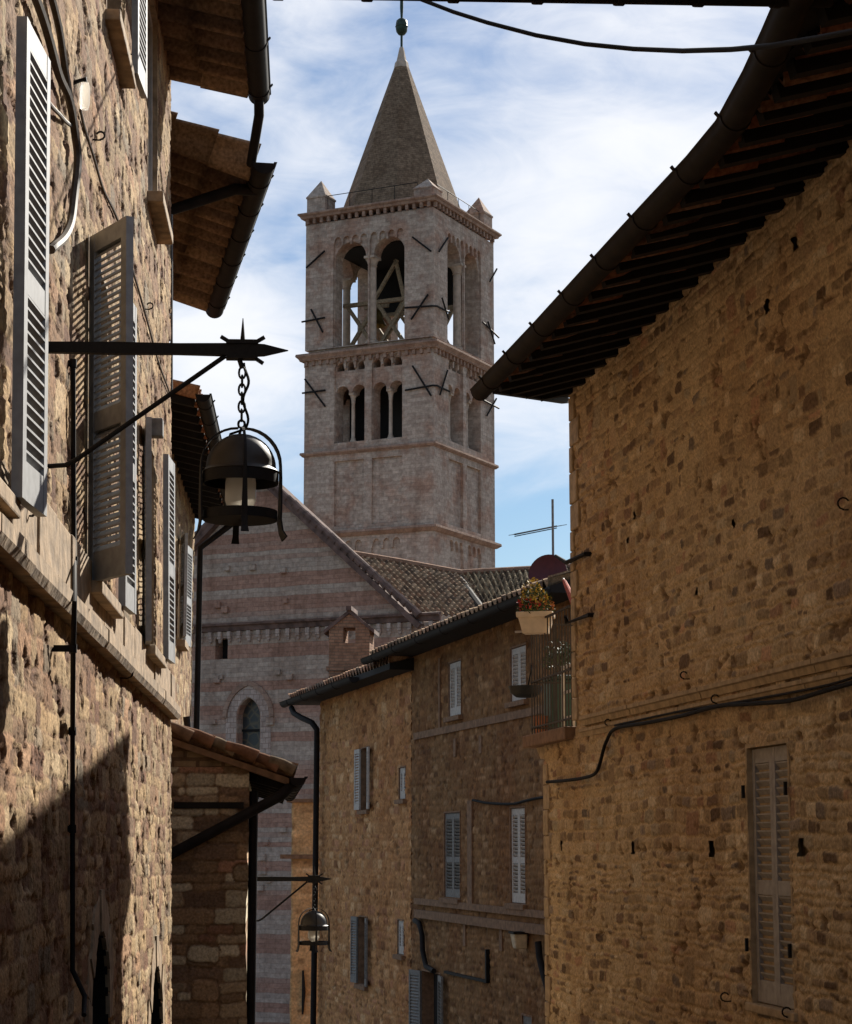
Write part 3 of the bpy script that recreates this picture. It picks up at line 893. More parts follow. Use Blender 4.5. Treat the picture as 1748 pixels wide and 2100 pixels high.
# cables on the lit wall
def wall_cable(name, label, wl, pts, r, off, mat, cat='cable'):
    P = [wl.hit(px, py, off) for px, py in pts]
    u0, z0 = P[0]
    w0 = wl.world((u0, -off, z0))
    o = thing(name, label, cat, tuple(w0), wl.rz)
    if wl.k: TILT[o.name] = (wl.k, z0)
    mb = MB()
    # smooth the path with a Catmull-Rom spline
    q = [Vector((u - u0, 0, z)) for u, z in P]
    q = [q[0]*2 - q[1]] + q + [q[-1]*2 - q[-2]]
    out = []
    for i in range(1, len(q)-2):
        for k in range(8):
            t = k/8.0
            out.append(.5*((2*q[i]) + (q[i+1]-q[i-1])*t + (2*q[i-1]-5*q[i]+4*q[i+1]-q[i+2])*t*t + (3*q[i]-q[i-1]-3*q[i+1]+q[i+2])*t**3))
    out.append(q[-2])
    for i, p in enumerate(out): p.y = .003 * math.sin(i*.45)
    mb.tube(out, r, 7); mb.build('cable', mat, o, smooth=True)
    return o
wall_cable('wall_cable', 'thick brown cable running down the lit wall and curling back to the leftmost shutter', WL,
    [(45, -90), (82, 20), (118, 140), (140, 200), (156, 280), (158, 345), (150, 430), (133, 485), (104, 512)], .021, .045, M['grey_cable'])
wall_cable('wall_cable', 'brown cable coming straight down from the top edge to the glass bulb', WL,
    [(88, -90), (112, 20), (130, 110), (141, 195)], .018, .035, M['grey_cable'])
wall_cable('wall_cable', 'thin brown wire crossing the lit wall behind the hanging lantern bracket', WL,
    [(165, 225), (185, 300), (210, 380), (240, 450), (275, 560), (310, 690), (335, 770), (349, 810)], .008, .02, M['grey_cable'])
wall_cable('wall_cable', 'thin wire rising from the leftmost shutter to the thick brown cable', WL,
    [(92, 195), (112, 225), (132, 245), (150, 262)], .010, .03, M['grey_cable'])
# glass bulb fitting where the cables meet
u, z = WL.hit(150, 195)
o = thing('wall_bulb', 'small clear glass bulb fitting on the lit wall where brown cables meet', 'lamp', tuple(WL.world((u, 0, z))), WL.rz)
mb = MB(); mb.lathe([(.0, .075), (.02, .068), (.027, .04), (.027, -.045), (.02, -.075), (0, -.08)], 14, (0, -.06, z)); mb.build('bulb', M['glass'], o, smooth=True)
mb = MB(); mb.tube([(0, .02, z + .06), (0, -.06, z + .09), (0, -.06, z + .07)], .013, 8); mb.build('holder', M['iron'], o)
hook('small iron hook high on the lit wall beside the thick brown cable', WL, 187, 285, .04)
hook('small iron hook on the lit wall just right of the swung-out shutter', WL, 293, 633, .04)
hook('iron hook on the lit wall just above the stone ledge at the far left', WL, 42, 1056, .05)
hook('iron hook on the lit wall below the stone ledge', WL, 246, 1390, .05)
hook('iron hook beside the highest open shutter at the top edge', WL, 262, 110, .04)

# ================================================================== LEFT HOUSE BEYOND (second eave)
p2o = at(524, 332, 18.6); p2f = at(428, 640, 23.8)
dL2 = Vector((p2f.x - p2o.x, p2f.y - p2o.y, 0)).normalized()
oL2 = Vector((dL2.y, -dL2.x, 0))
ov2 = 1.02
W2L = Plane((p2o.x - oL2.x*ov2, p2o.y - oL2.y*ov2), dL2)
len2 = (Vector((p2f.x, p2f.y, 0)) - Vector((p2o.x, p2o.y, 0))).length
zb2h = ground_z(23) - .5
H2 = thing('stone_house', 'house behind the lit wall, seen only as its slanting tiled eave and brown gutter', 'house', (W2L.p.x, W2L.p.y, zb2h), W2L.rz)
zo2 = (p2o.z + p2f.z) / 2
sl2 = (at(350, 262, 18.6).z - zo2) / ov2 * .9
stone_wall('wall', H2, 0.05, len2 - .02, -3.5, zo2 + sl2*ov2 - .02, (.12, .12), S_LEFT, 21, M['sun_stone'], depth=5.0)
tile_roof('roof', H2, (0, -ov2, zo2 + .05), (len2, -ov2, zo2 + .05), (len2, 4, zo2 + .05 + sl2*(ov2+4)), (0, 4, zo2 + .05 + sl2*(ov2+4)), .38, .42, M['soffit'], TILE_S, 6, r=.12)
gutter('gutter', H2, [(-.12, -ov2 - .07, zo2), (len2 + .03, -ov2 - .07, zo2)], .105, M['copper'], .9, .1)
mb = MB()
q0 = W2L.local(at(484, 380, 19.0)); q1 = W2L.local(at(346, 432, 19.1))
mb.tube([(q0.x + .1, -ov2 - .06, zo2 - .06), (q0.x + .05, q0.y + .0, q0.z - .02), (q1.x, q1.y, q1.z), (q1.x, q1.y + .1, q1.z - .2)], .055, 10)
mb.build('downpipe', M['pipe'], H2, smooth=True)
# pipe that drops from the upper gutter into the lower one
a = WL.local(at(515, 188, 18.05)); b = WL.local(at(515, 332, 18.65))
mb = MB(); mb.tube([(a.x - .05, -ov - .07, zo - .05), (a.x - .02, -ov - .07, zo - .2), (b.x, b.y, b.z - .02)], .045, 10)
mb.build('downpipe', M['pipe'], L, smooth=True)
# thin grey pipe behind the corner of the lit wall
mb = MB(); a = at(352, 440, 18.2); b = at(352, 800, 18.2)
a = WL.local(a); b = WL.local(b)
mb.tube([(a.x, a.y, a.z), (b.x, b.y, b.z)], .012, 8); mb.build('conduit', M['old_paint'], L)

# ================================================================== THIRD LEFT HOUSE (dark eave, shutters behind the lantern)
dL3 = vpdir(643)
q3 = at(387, HOR, 32.6)
W3L = Plane((q3.x, q3.y), dL3)
zb3h = ground_z(33) - .5
H3 = thing('stone_house', 'shaded house past the lit wall with a dark eave behind the hanging lantern', 'house', (W3L.p.x, W3L.p.y, zb3h), W3L.rz)
e_n = W3L.local(at(411, 832, 24.0)); e_f = W3L.local(at(472, 1066, 32.6))
zo3 = (e_n.z + e_f.z)/2; ov3 = -(e_n.y + e_f.y)/2
sl3 = .32
s1 = (-1.35, ) 
u_a, z_a = W3L.hit(353, 1092); z_b = W3L.hit(353, 1322)[1]
u_c = W3L.hit(371, 1200)[0]
win3 = ('rect', u_c - .62, u_c + .02, W3L.hit(372, 1325)[1], W3L.hit(372, 1115)[1])
stone_wall('wall', H3, -9.2, 0, -4.0, zo3 + sl3*ov3 + .05, (.03, .03), S_LEFT, 31, M['sun_stone'], holes=[win3], depth=5.0, jag1=.02)
w = recess('window', H3, win3[1], win3[2], win3[3], win3[4], .2, M['trim'], 'dark', M['grey_paint'])
s = shutter_leaf(.5, win3[4]-win3[3]); place(s, hinge(win3[1], -.05, win3[3], R(180) + R(10))); s.build('shutter', M['grey_paint'], w)
s = shutter_leaf(.55, win3[4]-win3[3]); place(s, hinge(win3[2], -.06, win3[3], -R(5))); s.build('shutter', M['grey_paint'], w)
mb = MB(); mb.box(win3[1]-.1, win3[2]+.1, -.12, .1, win3[3]-.1, win3[3]-.01); mb.build('sill', M['trim'], w)
tile_roof('roof', H3, (-9.2, -ov3, zo3 + .05), (.12, -ov3, zo3 + .05), (.12, 4, zo3 + .05 + sl3*(ov3+4)), (-9.2, 4, zo3 + .05 + sl3*(ov3+4)), .25, .4, M['tile'], TILE, 7, r=.05)
gutter('gutter', H3, [(-9.3, -ov3 - .06, zo3), (.18, -ov3 - .06, zo3)], .085, M['pipe'], .9, .1)
for k in range(19):                                     # rafter tails
    x = -9.0 + k*.5
    mb = MB(); mb.bar((x, .0, zo3 + sl3*ov3 - .10), (x, -ov3 + .05, zo3 - .04), .09, .10)
    mb.build('rafter', M['wood'], H3)
zt_ = W3L.hit(383, 1300)[1]
mb = MB(); zc = W3L.hit(383, 1492)[1]
mb.tube([(-.02, -ov3 - .02, zo3 - .08), (.0, -.1, zo3 - .45), (.0, -.09, zc)], .05, 10)
mb.build('downpipe', M['pipe'], H3, smooth=True)

# ================================================================== LOW STONE BUILDING WITH LEAN-TO ROOF
D5 = 20.0
cr = at(508, HOR, D5); cfar = at(516, HOR, 25.6)
dSide = Vector((cfar.x - cr.x, cfar.y - cr.y, 0)).normalized()
dFront = Vector((dSide.y, -dSide.x, 0)).normalized()
W5P = Plane((cr.x, cr.y), dFront)
zb5h = ground_z(22) - .5
H5 = thing('stone_house', 'low stone building with big mixed cream and terracotta blocks under a sloping tiled lean-to roof', 'house', (cr.x, cr.y, zb5h), W5P.rz)
zt5 = W5P.hit(350, 1512)[1]; zt5r = W5P.hit(505, 1578)[1]
stone_wall('wall', H5, -1.9, 0, -3.6, zt5r + .02, (.012, .012), S_LEAN, 41, M['tan_stone'], depth=7.0, jag1=.012)
# raking top of the gable wall
mb = MB()
sl5 = (zt5 - zt5r) / (W5P.hit(505, 1578)[0] - W5P.hit(350, 1512)[0])
mb.prism([(-1.9, zt5r + .02), (0, zt5r + .02), (-1.9, zt5r + .02 + sl5*1.9)], 0, 6.8)
M['lean_fill'] = mat_ashlar('small_rubble_courses', (.30, .22, .13), (.20, .13, .08), (.14, .09, .055), .24, .09, .02, None, .5)
mb.build('gable', M['lean_fill'], H5)
rr = W5P.hit(606, 1590)[0]; zr = W5P.hit(606, 1590)[1]
up = W5P.hit(347, 1503)
sl5b = (up[1] - zr) / (rr - up[0])
A_ = (rr, -.14, zr + .02); B_ = (rr, 6.8, zr + .02); Ct = (-1.9, 6.8, zr + .02 + sl5b*(rr+1.9)); Dt = (-1.9, -.14, zr + .02 + sl5b*(rr+1.9))
tile_roof('roof', H5, A_, B_, Ct, Dt, .24, .42, M['tile'], [(.26,.13,.07), (.22,.115,.07), (.20,.125,.08), (.26,.16,.10)], 8, r=.045)
vm = [mat_plain('verge_tile_%s' % n_, c_, .95, 0, .45, 9, .6, .01, spec=.1) for n_, c_ in (('red', (.22, .115, .07)), ('brown', (.20, .125, .08)), ('grey', (.22, .165, .11)))]
rg = random.Random(17); nv_ = 7; span = rr + 1.0
for k in range(nv_):                                     # cover tiles along the verge
    xa = -1.0 + span*k/nv_ - .04; xb = -1.0 + span*(k+1)/nv_ + .05; xb = min(xb, rr - .01)
    za = zr + sl5b*(rr - xa) + .055 + rg.uniform(-.012, .012); zb_ = zr + sl5b*(rr - xb) + .035 + rg.uniform(-.012, .012)
    yv = -.13 + rg.uniform(-.025, .025)
    mb = MB(); mb.tube([(xa, yv, za), ((xa+xb)/2, yv + rg.uniform(-.01, .01), (za+zb_)/2 + .012), (xb, yv, zb_)], [.045, .052, .06 + rg.uniform(-.008, .01)], 10); mb.build('verge_tile', vm[rg.choice((0, 0, 1, 1, 2))], H5, smooth=True)
mb = MB()                                                # bed of mortar and tile edges under the verge
mb.hexa([(-1.9, -.10, zr - .10 + sl5b*(rr+1.9)), (rr - .06, -.10, zr - .09), (rr - .06, .12, zr - .09), (-1.9, .12, zr - .10 + sl5b*(rr+1.9))],
        [(-1.9, -.10, zr - .035 + sl5b*(rr+1.9)), (rr - .06, -.10, zr - .03), (rr - .06, .12, zr - .03), (-1.9, .12, zr - .035 + sl5b*(rr+1.9))])
mb.build('verge', M['trim_c'], H5)
mb = MB()                                                # timber bracket under the eave
for y in (.25, 1.2, 2.2, 3.2, 4.2, 5.2, 6.2):
    mb = MB(); mb.bar((-.1, y, zr + .05), (rr - .05, y, zr - .085), .10, .13); mb.build('rafter', M['wood'], H5)
mb = MB(); mb.box(.0, rr - .1, .2, 6.8, zr - .02, zr + .0)
mb.build('eave_boards', M['wood'], H5)
gutter('gutter', H5, [(rr + .02, -.2, zr - .03), (rr + .02, 6.8, zr - .03)], .075, M['pipe'], 1.2, .1)
mb = MB()
qe = W5P.local(at(345, 1756, D5 - .12))
qk = W5P.local(at(585, 1632, D5 - .12))
mb.tube([(rr + .02, .02, zr - .08), (qk.x + .03, -.09, qk.z + .07), (qk.x - .04, -.10, qk.z), (qe.x - .3, -.10, qe.z - .3*(qk.z-qe.z)/(qk.x-qe.x))], .05, 12)
mb.build('downpipe', M['pipe'], H5, smooth=True)
mb = MB(); qb = W5P.local(at(518, 2300, D5)); 
mb.tube([(.05, .12, zr - .15), (.05, .12, -3.6)], .045, 10)
mb.build('downpipe', M['pipe'], H5, smooth=True)
mb = MB()                                                # dark iron strap across the wall
a = W5P.hit(357, 1640); b = W5P.hit(500, 1652)
mb.box(a[0], b[0], -.035, .02, b[1] - .03, b[1] + .03); mb.build('ledge', M['wood'], H5)
# lead pipe lying along the back of the lean-to roof, coming from the downpipe of the house beyond
mb = MB()
p0 = W5P.local(at(383, 1470, 26.6)); p1 = W5P.local(at(386, 1497, 26.6)); p2 = W5P.local(at(604, 1588, 26.4))
mb.tube([p0, p1, p2], .05, 10); mb.build('roof_pipe', M['pipe'], H5, smooth=True)

# ================================================================== RIGHT HOUSE (shaded)
dR = -vpdir(120)
pR = at(1183, HOR, 20.0)
WR = Plane((pR.x, pR.y), dR)
zbR = ground_z(21) - .5
HR = thing('stone_house', 'big shaded tan stone house at right with wide dark eave and closed shutters', 'house', (WR.p.x, WR.p.y, zbR), WR.rz)
uLow = WR.hit(1120, 1700)[0]
z_ter = WR.hit(1150, 1508)[1]
zw_top = WR.hit(1183, 772)[1]
uEnd = WR.hit(1790, 1000)[0]
a0, z0_ = WR.hit(1534, 1535); a1, _ = WR.hit(1617, 1525); _, z1_ = WR.hit(1540, 2055)
WRw = ('rect', a0, a1, z1_, z0_)
putlog = []
for (px, py, s) in ((1153, 1735, .05), (1300, 1738, .055), (1462, 1741, .06), (1645, 1738, .06), (1303, 1057, .035), (1508, 1074, .035), (1433, 1212, .03), (1290, 1108, .03), (1632, 498, .05), (1575, 628, .05)):
    u, z = WR.hit(px, py); putlog.append(('rect', u - s, u + s, z - s, z + s))
stone_wall('wall', HR, uLow, uEnd + .4, -3.4, 6.11, (.0115, .011), S_RIGHT, 51, M['tan_stone'], holes=[WRw] + putlog, cut=[('rect', uLow - 1, 0.0, z_ter, 30)], depth=.5, jag0=.015, back=False)
stone_wall('wall', HR, uEnd + .4, uEnd + 26, -3.4, 6.11, (.09, .08), S_RIGHT, 52, M['tan_stone'], depth=6.0)
mb = MB()
mb.box(0.01, uEnd + .4, .06, 6, z_ter, 6.10); mb.box(uLow + .01, uEnd + .4, .06, 6, -3.4, z_ter - .002)
mb.build('core', M['trim_r'], HR)
# edge stones
mb = MB(); rng = random.Random(8); z = z_ter + .1
zw_top = 6.05
while z < zw_top - .05:
    h = rng.uniform(.18, .34); w = rng.choice([.12, .2, .3]) * rng.uniform(.9, 1.2)
    mb.box(-.012, w, -.026 - rng.uniform(0, .008), .10, z + .006, min(z + h, zw_top - .02)); z += h
mb.build('quoins', M['trim_r'], HR, bevel=.012)
mb = MB(); z = -3.4
while z < z_ter - .3:
    h = rng.uniform(.14, .28); w = rng.choice([.1, .16, .22]) * rng.uniform(.8, 1.2)
    mb.box(uLow - .014, uLow + w, -.020 - rng.uniform(0, .008), .10, z + .006, z + h); z += h
mb.build('quoins', M['trim_r'], HR, bevel=.012)
# window with closed shutters
ww = recess('window', HR, a0, a1, z1_, z0_, .14, M['trim_r'], 'dark', None)
lw = (a1 - a0)/2 - .004
s = shutter_leaf(lw, z0_-z1_ - .02, slat=.056, stile=.055, tilt=-52); place(s, hinge(a0 + .002, .05, z1_ + .01, 0)); s.build('shutter', M['taupe_paint'], ww)
s = shutter_leaf(lw, z0_-z1_ - .02, slat=.056, stile=.055, tilt=-52); place(s, hinge(a1 - .002, .05, z1_ + .01, 0, True)); s.build('shutter', M['taupe_paint'], ww)
mb = MB(); mb.box(a0 - .08, a1 + .08, -.04, .1, z1_ - .06, z1_ - .002); mb.build('sill', M['trim_r'], ww, bevel=.008)
for zz in (z1_ + .35, z0_ - .35):
    for xx in (a0 - .02, a1 + .02):
        mb = MB(); mb.bar((xx, -.035, zz), (xx, -.035, zz + .09), .022, .02); mb.build('hinge', M['iron'], ww)
# double string course
def course(px0, py0, hgt, out, name='ledge'):
    u, z = WR.hit(px0, py0, out)
    mb = MB(); r = random.Random(int(py0)); x = u; 
    while x < uEnd + 26:
        w = r.uniform(.5, 1.1); j = r.uniform(-.005, .005)
        mb.sweep([(x, 0, z), (x + w - .006, 0, z)], [(-.02, -hgt), (out*.5 + j, -hgt), (out*.7 + j, -hgt*.45), (out + j, -hgt*.35), (out + j, 0), (-.02, .006)])
        x += w
    return mb.build(name, M['trim_r'], HR)
course(1188, 1470, .085, .07); course(1186, 1496, .075, .05)
# eave: rafters, boards, tiles, big gutter
pg0 = at(985, 803, 18.6); zg = pg0.z
def at_h(px, py, z):
    d = ray(px, py); t = (z - EYE) / d[2]; return Vector((d[0]*t, d[1]*t, z))
gpts = [pg0, at_h(1120, 664, zg), at_h(1300, 472, zg), at_h(1440, 325, zg), at_h(1502, 252, zg), at_h(1560, 150, zg), at_h(1600, 68, zg), at_h(1640, -20, zg)]
gl = [WR.local(p) for p in gpts]
last = gl[-1]; prev = gl[-2]
gl.append(last + (last - prev).normalized() * 3.0); gl.append(gl[-1] + Vector((8, -.2, 0)))
gutter('gutter', HR, gl, .085, M['copper'], .98, .1)
zin = 6.03
VU = -.70                       # the verge runs skew from the gutter end to just past the house corner
def eave_y(u):
    for a, b in zip(gl, gl[1:]):
        if a.x <= u <= b.x:
            return a.y + (b.y - a.y) * (u - a.x) / (b.x - a.x)
    if u < gl[0].x: return gl[0].y * max(0.0, (u - VU) / (gl[0].x - VU))
    return gl[-1].y
z_wall_top = zin
us = [gl[0].x] + [gl[0].x + k*.5 for k in range(1, 40)]
# sheathing (brick tiles laid over the rafters) follows the gutter line
mb = MB()
T = .035
xs = [max(gl[0].x, -.05)] ; 
ring = []
cols = [p.x for p in gl[:8]] + [gl[8].x, gl[9].x]
for x in cols:
    ring.append((x, eave_y(x) + (.05 if x > gl[0].x + .01 else .22)))
def zsl(y): return zin + (zg + .03 - zin) * (y / (gl[0].y))      # along the rafters
vs = []; fs = []
far_u = 0.0
pts_o = [(x, y) for x, y in ring]; pts_i = [(VU if i == 0 else x, 4.0) for i, (x, y) in enumerate(ring)]
pts_m = [(VU if i == 0 else x, 0.05) for i, (x, y) in enumerate(ring)]
def zat(o, y):      # height on the roof plane
    return zin + .05 + (zg + .035 - zin - .05) * (y / -1.15)
for zz in (0.0, T):
    for row_ in (pts_o, pts_m, pts_i):
        for (x, y) in row_: vs.append((x, y, zat(0, y) + zz))
n = len(pts_o); q_ = 3*n
for k in range(n-1):
    for b_ in (0, n):
        fs.append((b_+k, b_+k+1, b_+n+k+1, b_+n+k)); fs.append((q_+b_+k+1, q_+b_+k, q_+b_+n+k, q_+b_+n+k+1))
    fs.append((k, q_+k, q_+k+1, k+1))
fs.append((0, n, q_+n, q_)); fs.append((n, 2*n, q_+2*n, q_+n))
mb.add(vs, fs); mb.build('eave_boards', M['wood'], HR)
for k in range(44):
    x = .12 + k*.40
    yo = min(eave_y(x) + .10, -.04)
    r_ = MB(); r_.bar((x, .2, zat(0, .2) - .05), (x, yo + .06, zat(0, yo) - .03), .10, .085)
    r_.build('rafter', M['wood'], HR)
# corner verge rafter
r_ = MB(); r_.bar((VU + .03, .1, zat(0, .1) - .03), (gl[0].x - .04, gl[0].y + .16, zat(0, gl[0].y) - .01), .08, .055); r_.build('rafter', M['wood'], HR)
# terracotta tile ends peeping between the rafters
for k in range(1, 30, 5):
    x = .32 + k*.40
    yo = eave_y(x) * .55
    r_ = MB(); z = zat(0, yo) - .006
    r_.prism([(-.05, 0), (.05, 0), (.03, .0 - .014), (-.03, -.014)], -.09, .09)
    for i, p in enumerate(r_.v): r_.v[i] = (p[0] + x, p[1] + yo, p[2] + z)
    r_.build('tile_end', M['tile_end'], HR)
# roof tiles on top (two strips along the bent eave)
tile_roof('roof', HR, (gl[0].x, gl[0].y + .12, zat(0, gl[0].y) + .045), (gl[4].x, gl[4].y + .12, zat(0, gl[4].y) + .045), (gl[4].x, 4, zat(0, 4) + .25), (VU, 4, zat(0, 4) + .25), .24, .42, M['tile'], TILE, 9)
tile_roof('roof', HR, (gl[4].x + .01, gl[4].y + .12, zat(0, gl[4].y) + .045), (gl[9].x, gl[9].y + .12, zat(0, gl[9].y) + .045), (gl[9].x, 4, zat(0, 4) + .25), (gl[4].x + .01, 4, zat(0, 4) + .25), .24, .42, M['tile'], TILE, 10)

# cables and hooks on the shaded wall
wall_cable('wall_cable', 'dark cable sagging along the shaded wall under the double string course', WR,
    [(1800, 1385), (1700, 1415), (1620, 1437), (1530, 1444), (1475, 1448), (1400, 1468), (1330, 1482), (1262, 1495), (1245, 1520), (1232, 1560), (1222, 1586), (1195, 1596), (1160, 1601), (1122, 1604)], .016, .06, M['cable'])
wall_cable('wall_cable', 'thin dark cable running just above the sagging one on the shaded wall', WR,
    [(1800, 1370), (1700, 1405), (1560, 1432), (1475, 1446), (1380, 1462), (1262, 1488)], .009, .05, M['cable'])
hook('iron hook on the shaded wall holding the bend of the sagging cable', WR, 1258, 1488, .045)
hook('iron hook on the shaded wall at the middle of the sagging cable', WR, 1480, 1442, .05)
hook('iron hook above the double string course on the shaded wall', WR, 1415, 1392, .045)
hook('long bent iron hook left of the closed taupe shutters at their foot', WR, 1500, 2053, .05)
hook('bent iron hook right of the closed taupe shutters at their foot', WR, 1628, 2085, .05)
hook('curly iron hook on the shaded wall at the right edge', WR, 1745, 1045, .06)

# ------------------------------------------------ terrace balcony (part of the right house) and what stands on it
mb = MB()
c0 = WR.local(at(1064, 1502, 21.6)); zs1 = WR.hit(1187, 1488)[1]; zs0 = WR.hit(1187, 1515)[1]
xl = uLow - .62
mb.box(xl, -.02, -.10, 3.0, zs0, zs1)
bal = mb.build('balcony', M['trim_c'], HR, bevel=.01)
mb = MB()
mb.prism([(uLow - .5, zs0 - .002), (uLow + .3, zs0 - .002), (uLow + .02, zs0 - .14), (uLow - .30, zs0 - .12)], .02, .4)
mb.prism([(uLow - .32, zs0 - .12), (uLow - .006, zs0 - .12), (uLow - .006, zs0 - .5), (uLow - .08, zs0 - .46)], .08, .34)
mb.build('corbel', M['trim_r'], bal)
rail_h = WR.hit(1120, 1268)[1]
mb = MB()
x0, x1 = xl + .12, -.05
nb = 15
for k in range(nb):
    x = x0 + (x1-x0)*k/(nb-1); mb.bar((x, -.02, zs1), (x, -.02, rail_h), .012, .012)
for k in range(1, 10):
    y = -.02 + .25*k; mb.bar((x0, y, zs1), (x0, y, rail_h), .012, .012)
for zz in (zs1 + .08, zs1 + .55, rail_h):
    mb.bar((x0, -.02, zz), (x1, -.02, zz), .03, .016); mb.bar((x0, -.02, zz), (x0, 2.3, zz), .03, .016)
mb.build('railing', mat_plain('brown_painted_iron', (.035, .027, .022), .7, 0, .3), bal)
# support arms sticking out of the corner
for (pa, pb, px_, lab) in (((1140, 1140), (1200, 1136), 0, 1), ((1160, 1264), (1208, 1261), 0, 2)):
    a = WR.hit(pb[0], pb[1], .06); b = WR.hit(pa[0], pa[1], .10)
    mb = MB(); mb.tube([(a[0], .02, a[1]), (a[0], -.06, a[1]), (.0, -.07, a[1] + .01), (b[0], -.10, b[1])], [.022, .022, .022, .016], 8)
    mb.build('support_arm', M['wood'], HR, smooth=True)
zT = zs1
def on_balcony(name, label, cat, px, py, y):
    """a thing standing on the balcony floor"""
    u = WR.hit(px, py, -y)[0]
    return thing(name, label, cat, tuple(WR.world((u, y, zT))), WR.rz)
o = on_balcony('storage_box', 'dark green upright box standing behind the balcony railing', 'box', 1152, 1450, .45)
mb = MB(); mb.box(-.2, .2, -.15, .15, zT + .02, zT + .62); mb.build('body', mat_plain('green_plastic', (.03, .075, .06), .6), o, bevel=.02)
mb = MB(); mb.box(-.215, .215, -.165, .165, zT + .62, zT + .67); mb.build('lid', mat_plain('dark_green_plastic', (.02, .05, .045), .6), o, bevel=.015)
o = on_balcony('clothes_rack', 'small pale folding rack with two rails on the balcony', 'rack', 1162, 1450, .25)
mb = MB(); zt = WR.hit(1162, 1363, -.25)[1]
for sx in (-.14, .30):
    mb.bar((sx, 0, zT), (sx, 0, zt), .028, .028)
for k in range(3):
    mb.bar((-.14, .0, zt - .02 - k*.26), (.30, .0, zt - .02 - k*.26), .024, .024)
mb.build('frame', M['white_paint'], o)
o = on_balcony('plant_tub', 'small orange-brown tub at the foot of the balcony railing', 'tub', 1118, 1475, .3)
mb = MB(); mb.lathe([(0, .01), (.10, .01), (.13, .25), (.12, .25), (.095, .03), (0, .03)], 16, (0, 0, zT)); mb.build('tub', mat_plain('orange_clay', (.30, .11, .05), .8), o, smooth=True)

# hanging dark bowl on the railing
u, z = WR.hit(1078, 1414, .08)
o = thing('hanging_bowl', 'dark bowl-shaped planter hooked on the outside of the balcony railing', 'planter', tuple(WR.world((xl + .0, -.06, z))), WR.rz)
mb = MB(); mb.lathe([(0, -.08), (.10, -.075), (.16, -.03), (.18, .04), (.165, .04), (.14, -.02), (0, -.05)], 18, (0, 0, z)); mb.build('bowl', mat_plain('dark_green_bowl', (.02, .024, .026), .6), o, smooth=True)
mb = MB(); mb.tube([(.12, .0, z + .03), (.14, .03, z + .2), (.12, .04, z + .25)], .008, 6); mb.build('hanger', M['iron'], o)

# flower box on the railing corner
fb = at(1100, 1300, 21.2)
l = WR.local(fb)
zf0 = l.z; zf1 = at(1100, 1256, 21.2).z
hw = (at(1138, 1256, 21.2).x - at(1066, 1256, 21.2).x)/2
o = thing('flower_box', 'cream plastic flower box at the balcony corner full of red and yellow flowers', 'planter', (fb.x, fb.y, zf0), R(-14))
mb = MB()
def fr(z, sx, sy): return [(-sx, -sy, z), (sx, -sy, z), (sx, sy, z), (-sx, sy, z)]
loops = [fr(zf0, hw*.72, .07), fr(zf0 + (zf1-zf0)*.72, hw*.93, .10), fr(zf0 + (zf1-zf0)*.74, hw*1.02, .115), fr(zf1, hw*1.05, .12), fr(zf1, hw*.97, .10), fr(zf1-.05, hw*.94, .09)]
vs = [p for lp in loops for p in lp]; fs = [(0, 3, 2, 1)]
for i in range(len(loops)-1):
    for k in range(4): fs.append((i*4+k, i*4+(k+1) % 4, (i+1)*4+(k+1) % 4, (i+1)*4+k))
fs.append(tuple((len(loops)-1)*4+k for k in range(4)))
mb.add(vs, fs); mb.build('box', mat_plain('cream_plastic', (.62, .52, .40), .6, 0, .12), o, bevel=.008)
mb = MB(); mb.bar((-hw*1.3, .06, zf0 + .03), (hw*.6, .10, zf0 + .05), .02, .02); mb.build('bracket', M['white_paint'], o)
rngn = np.random.RandomState(5)
def leaf_clump(name, mat, parent, cen, rad, n, size, seed, shell=.35):
    rg = np.random.RandomState(seed); mb = MB()
    for i in range(n):
        d = rg.normal(size=3); d /= np.linalg.norm(d)
        if d[2] < -.2: d[2] *= -.6
        rr_ = (shell + (1-shell) * rg.rand() ** .6) * (.75 + .45 * vnoise(np.array([d[0]*2.3+9]), np.array([d[2]*2.3+d[1]]), seed)[0])
        p = Vector((cen[0] + d[0]*rad[0]*rr_, cen[1] + d[1]*rad[1]*rr_, cen[2] + d[2]*rad[2]*rr_))
        a = Vector(rg.normal(size=3)).normalized(); b = a.cross(Vector(rg.normal(size=3))).normalized()
        s = size * rg.uniform(.6, 1.3)
        mb.add([p - a*s, p + b*s*.5, p + a*s, p - b*s*.5], [(0, 1, 2, 3)])
    return mb.build(name, mat, parent)
ct = (0, 0, zf1 + .03)
leaf_clump('leaves', mat_plain('flower_leaves', (.05, .07, .022), .7, 0, .4), o, ct, (hw*1.0, .15, .24), 420, .026, 3)
leaf_clump('yellow_flowers', mat_plain('yellow_flowers', (.42, .30, .05), .7, 0, .3), o, (0, 0, zf1 + .08), (hw*.95, .15, .25), 270, .02, 4, .75)
leaf_clump('red_flowers', mat_plain('red_flowers', (.40, .035, .03), .7, 0, .3), o, (-hw*.35, 0, zf1 + .05), (hw*.85, .16, .13), 60, .022, 6, .85)
leaf_clump('orange_flowers', mat_plain('orange_flowers', (.45, .15, .04), .7, 0, .3), o, (hw*.5, 0, zf1 + .04), (hw*.65, .16, .15), 60, .02, 7, .8)
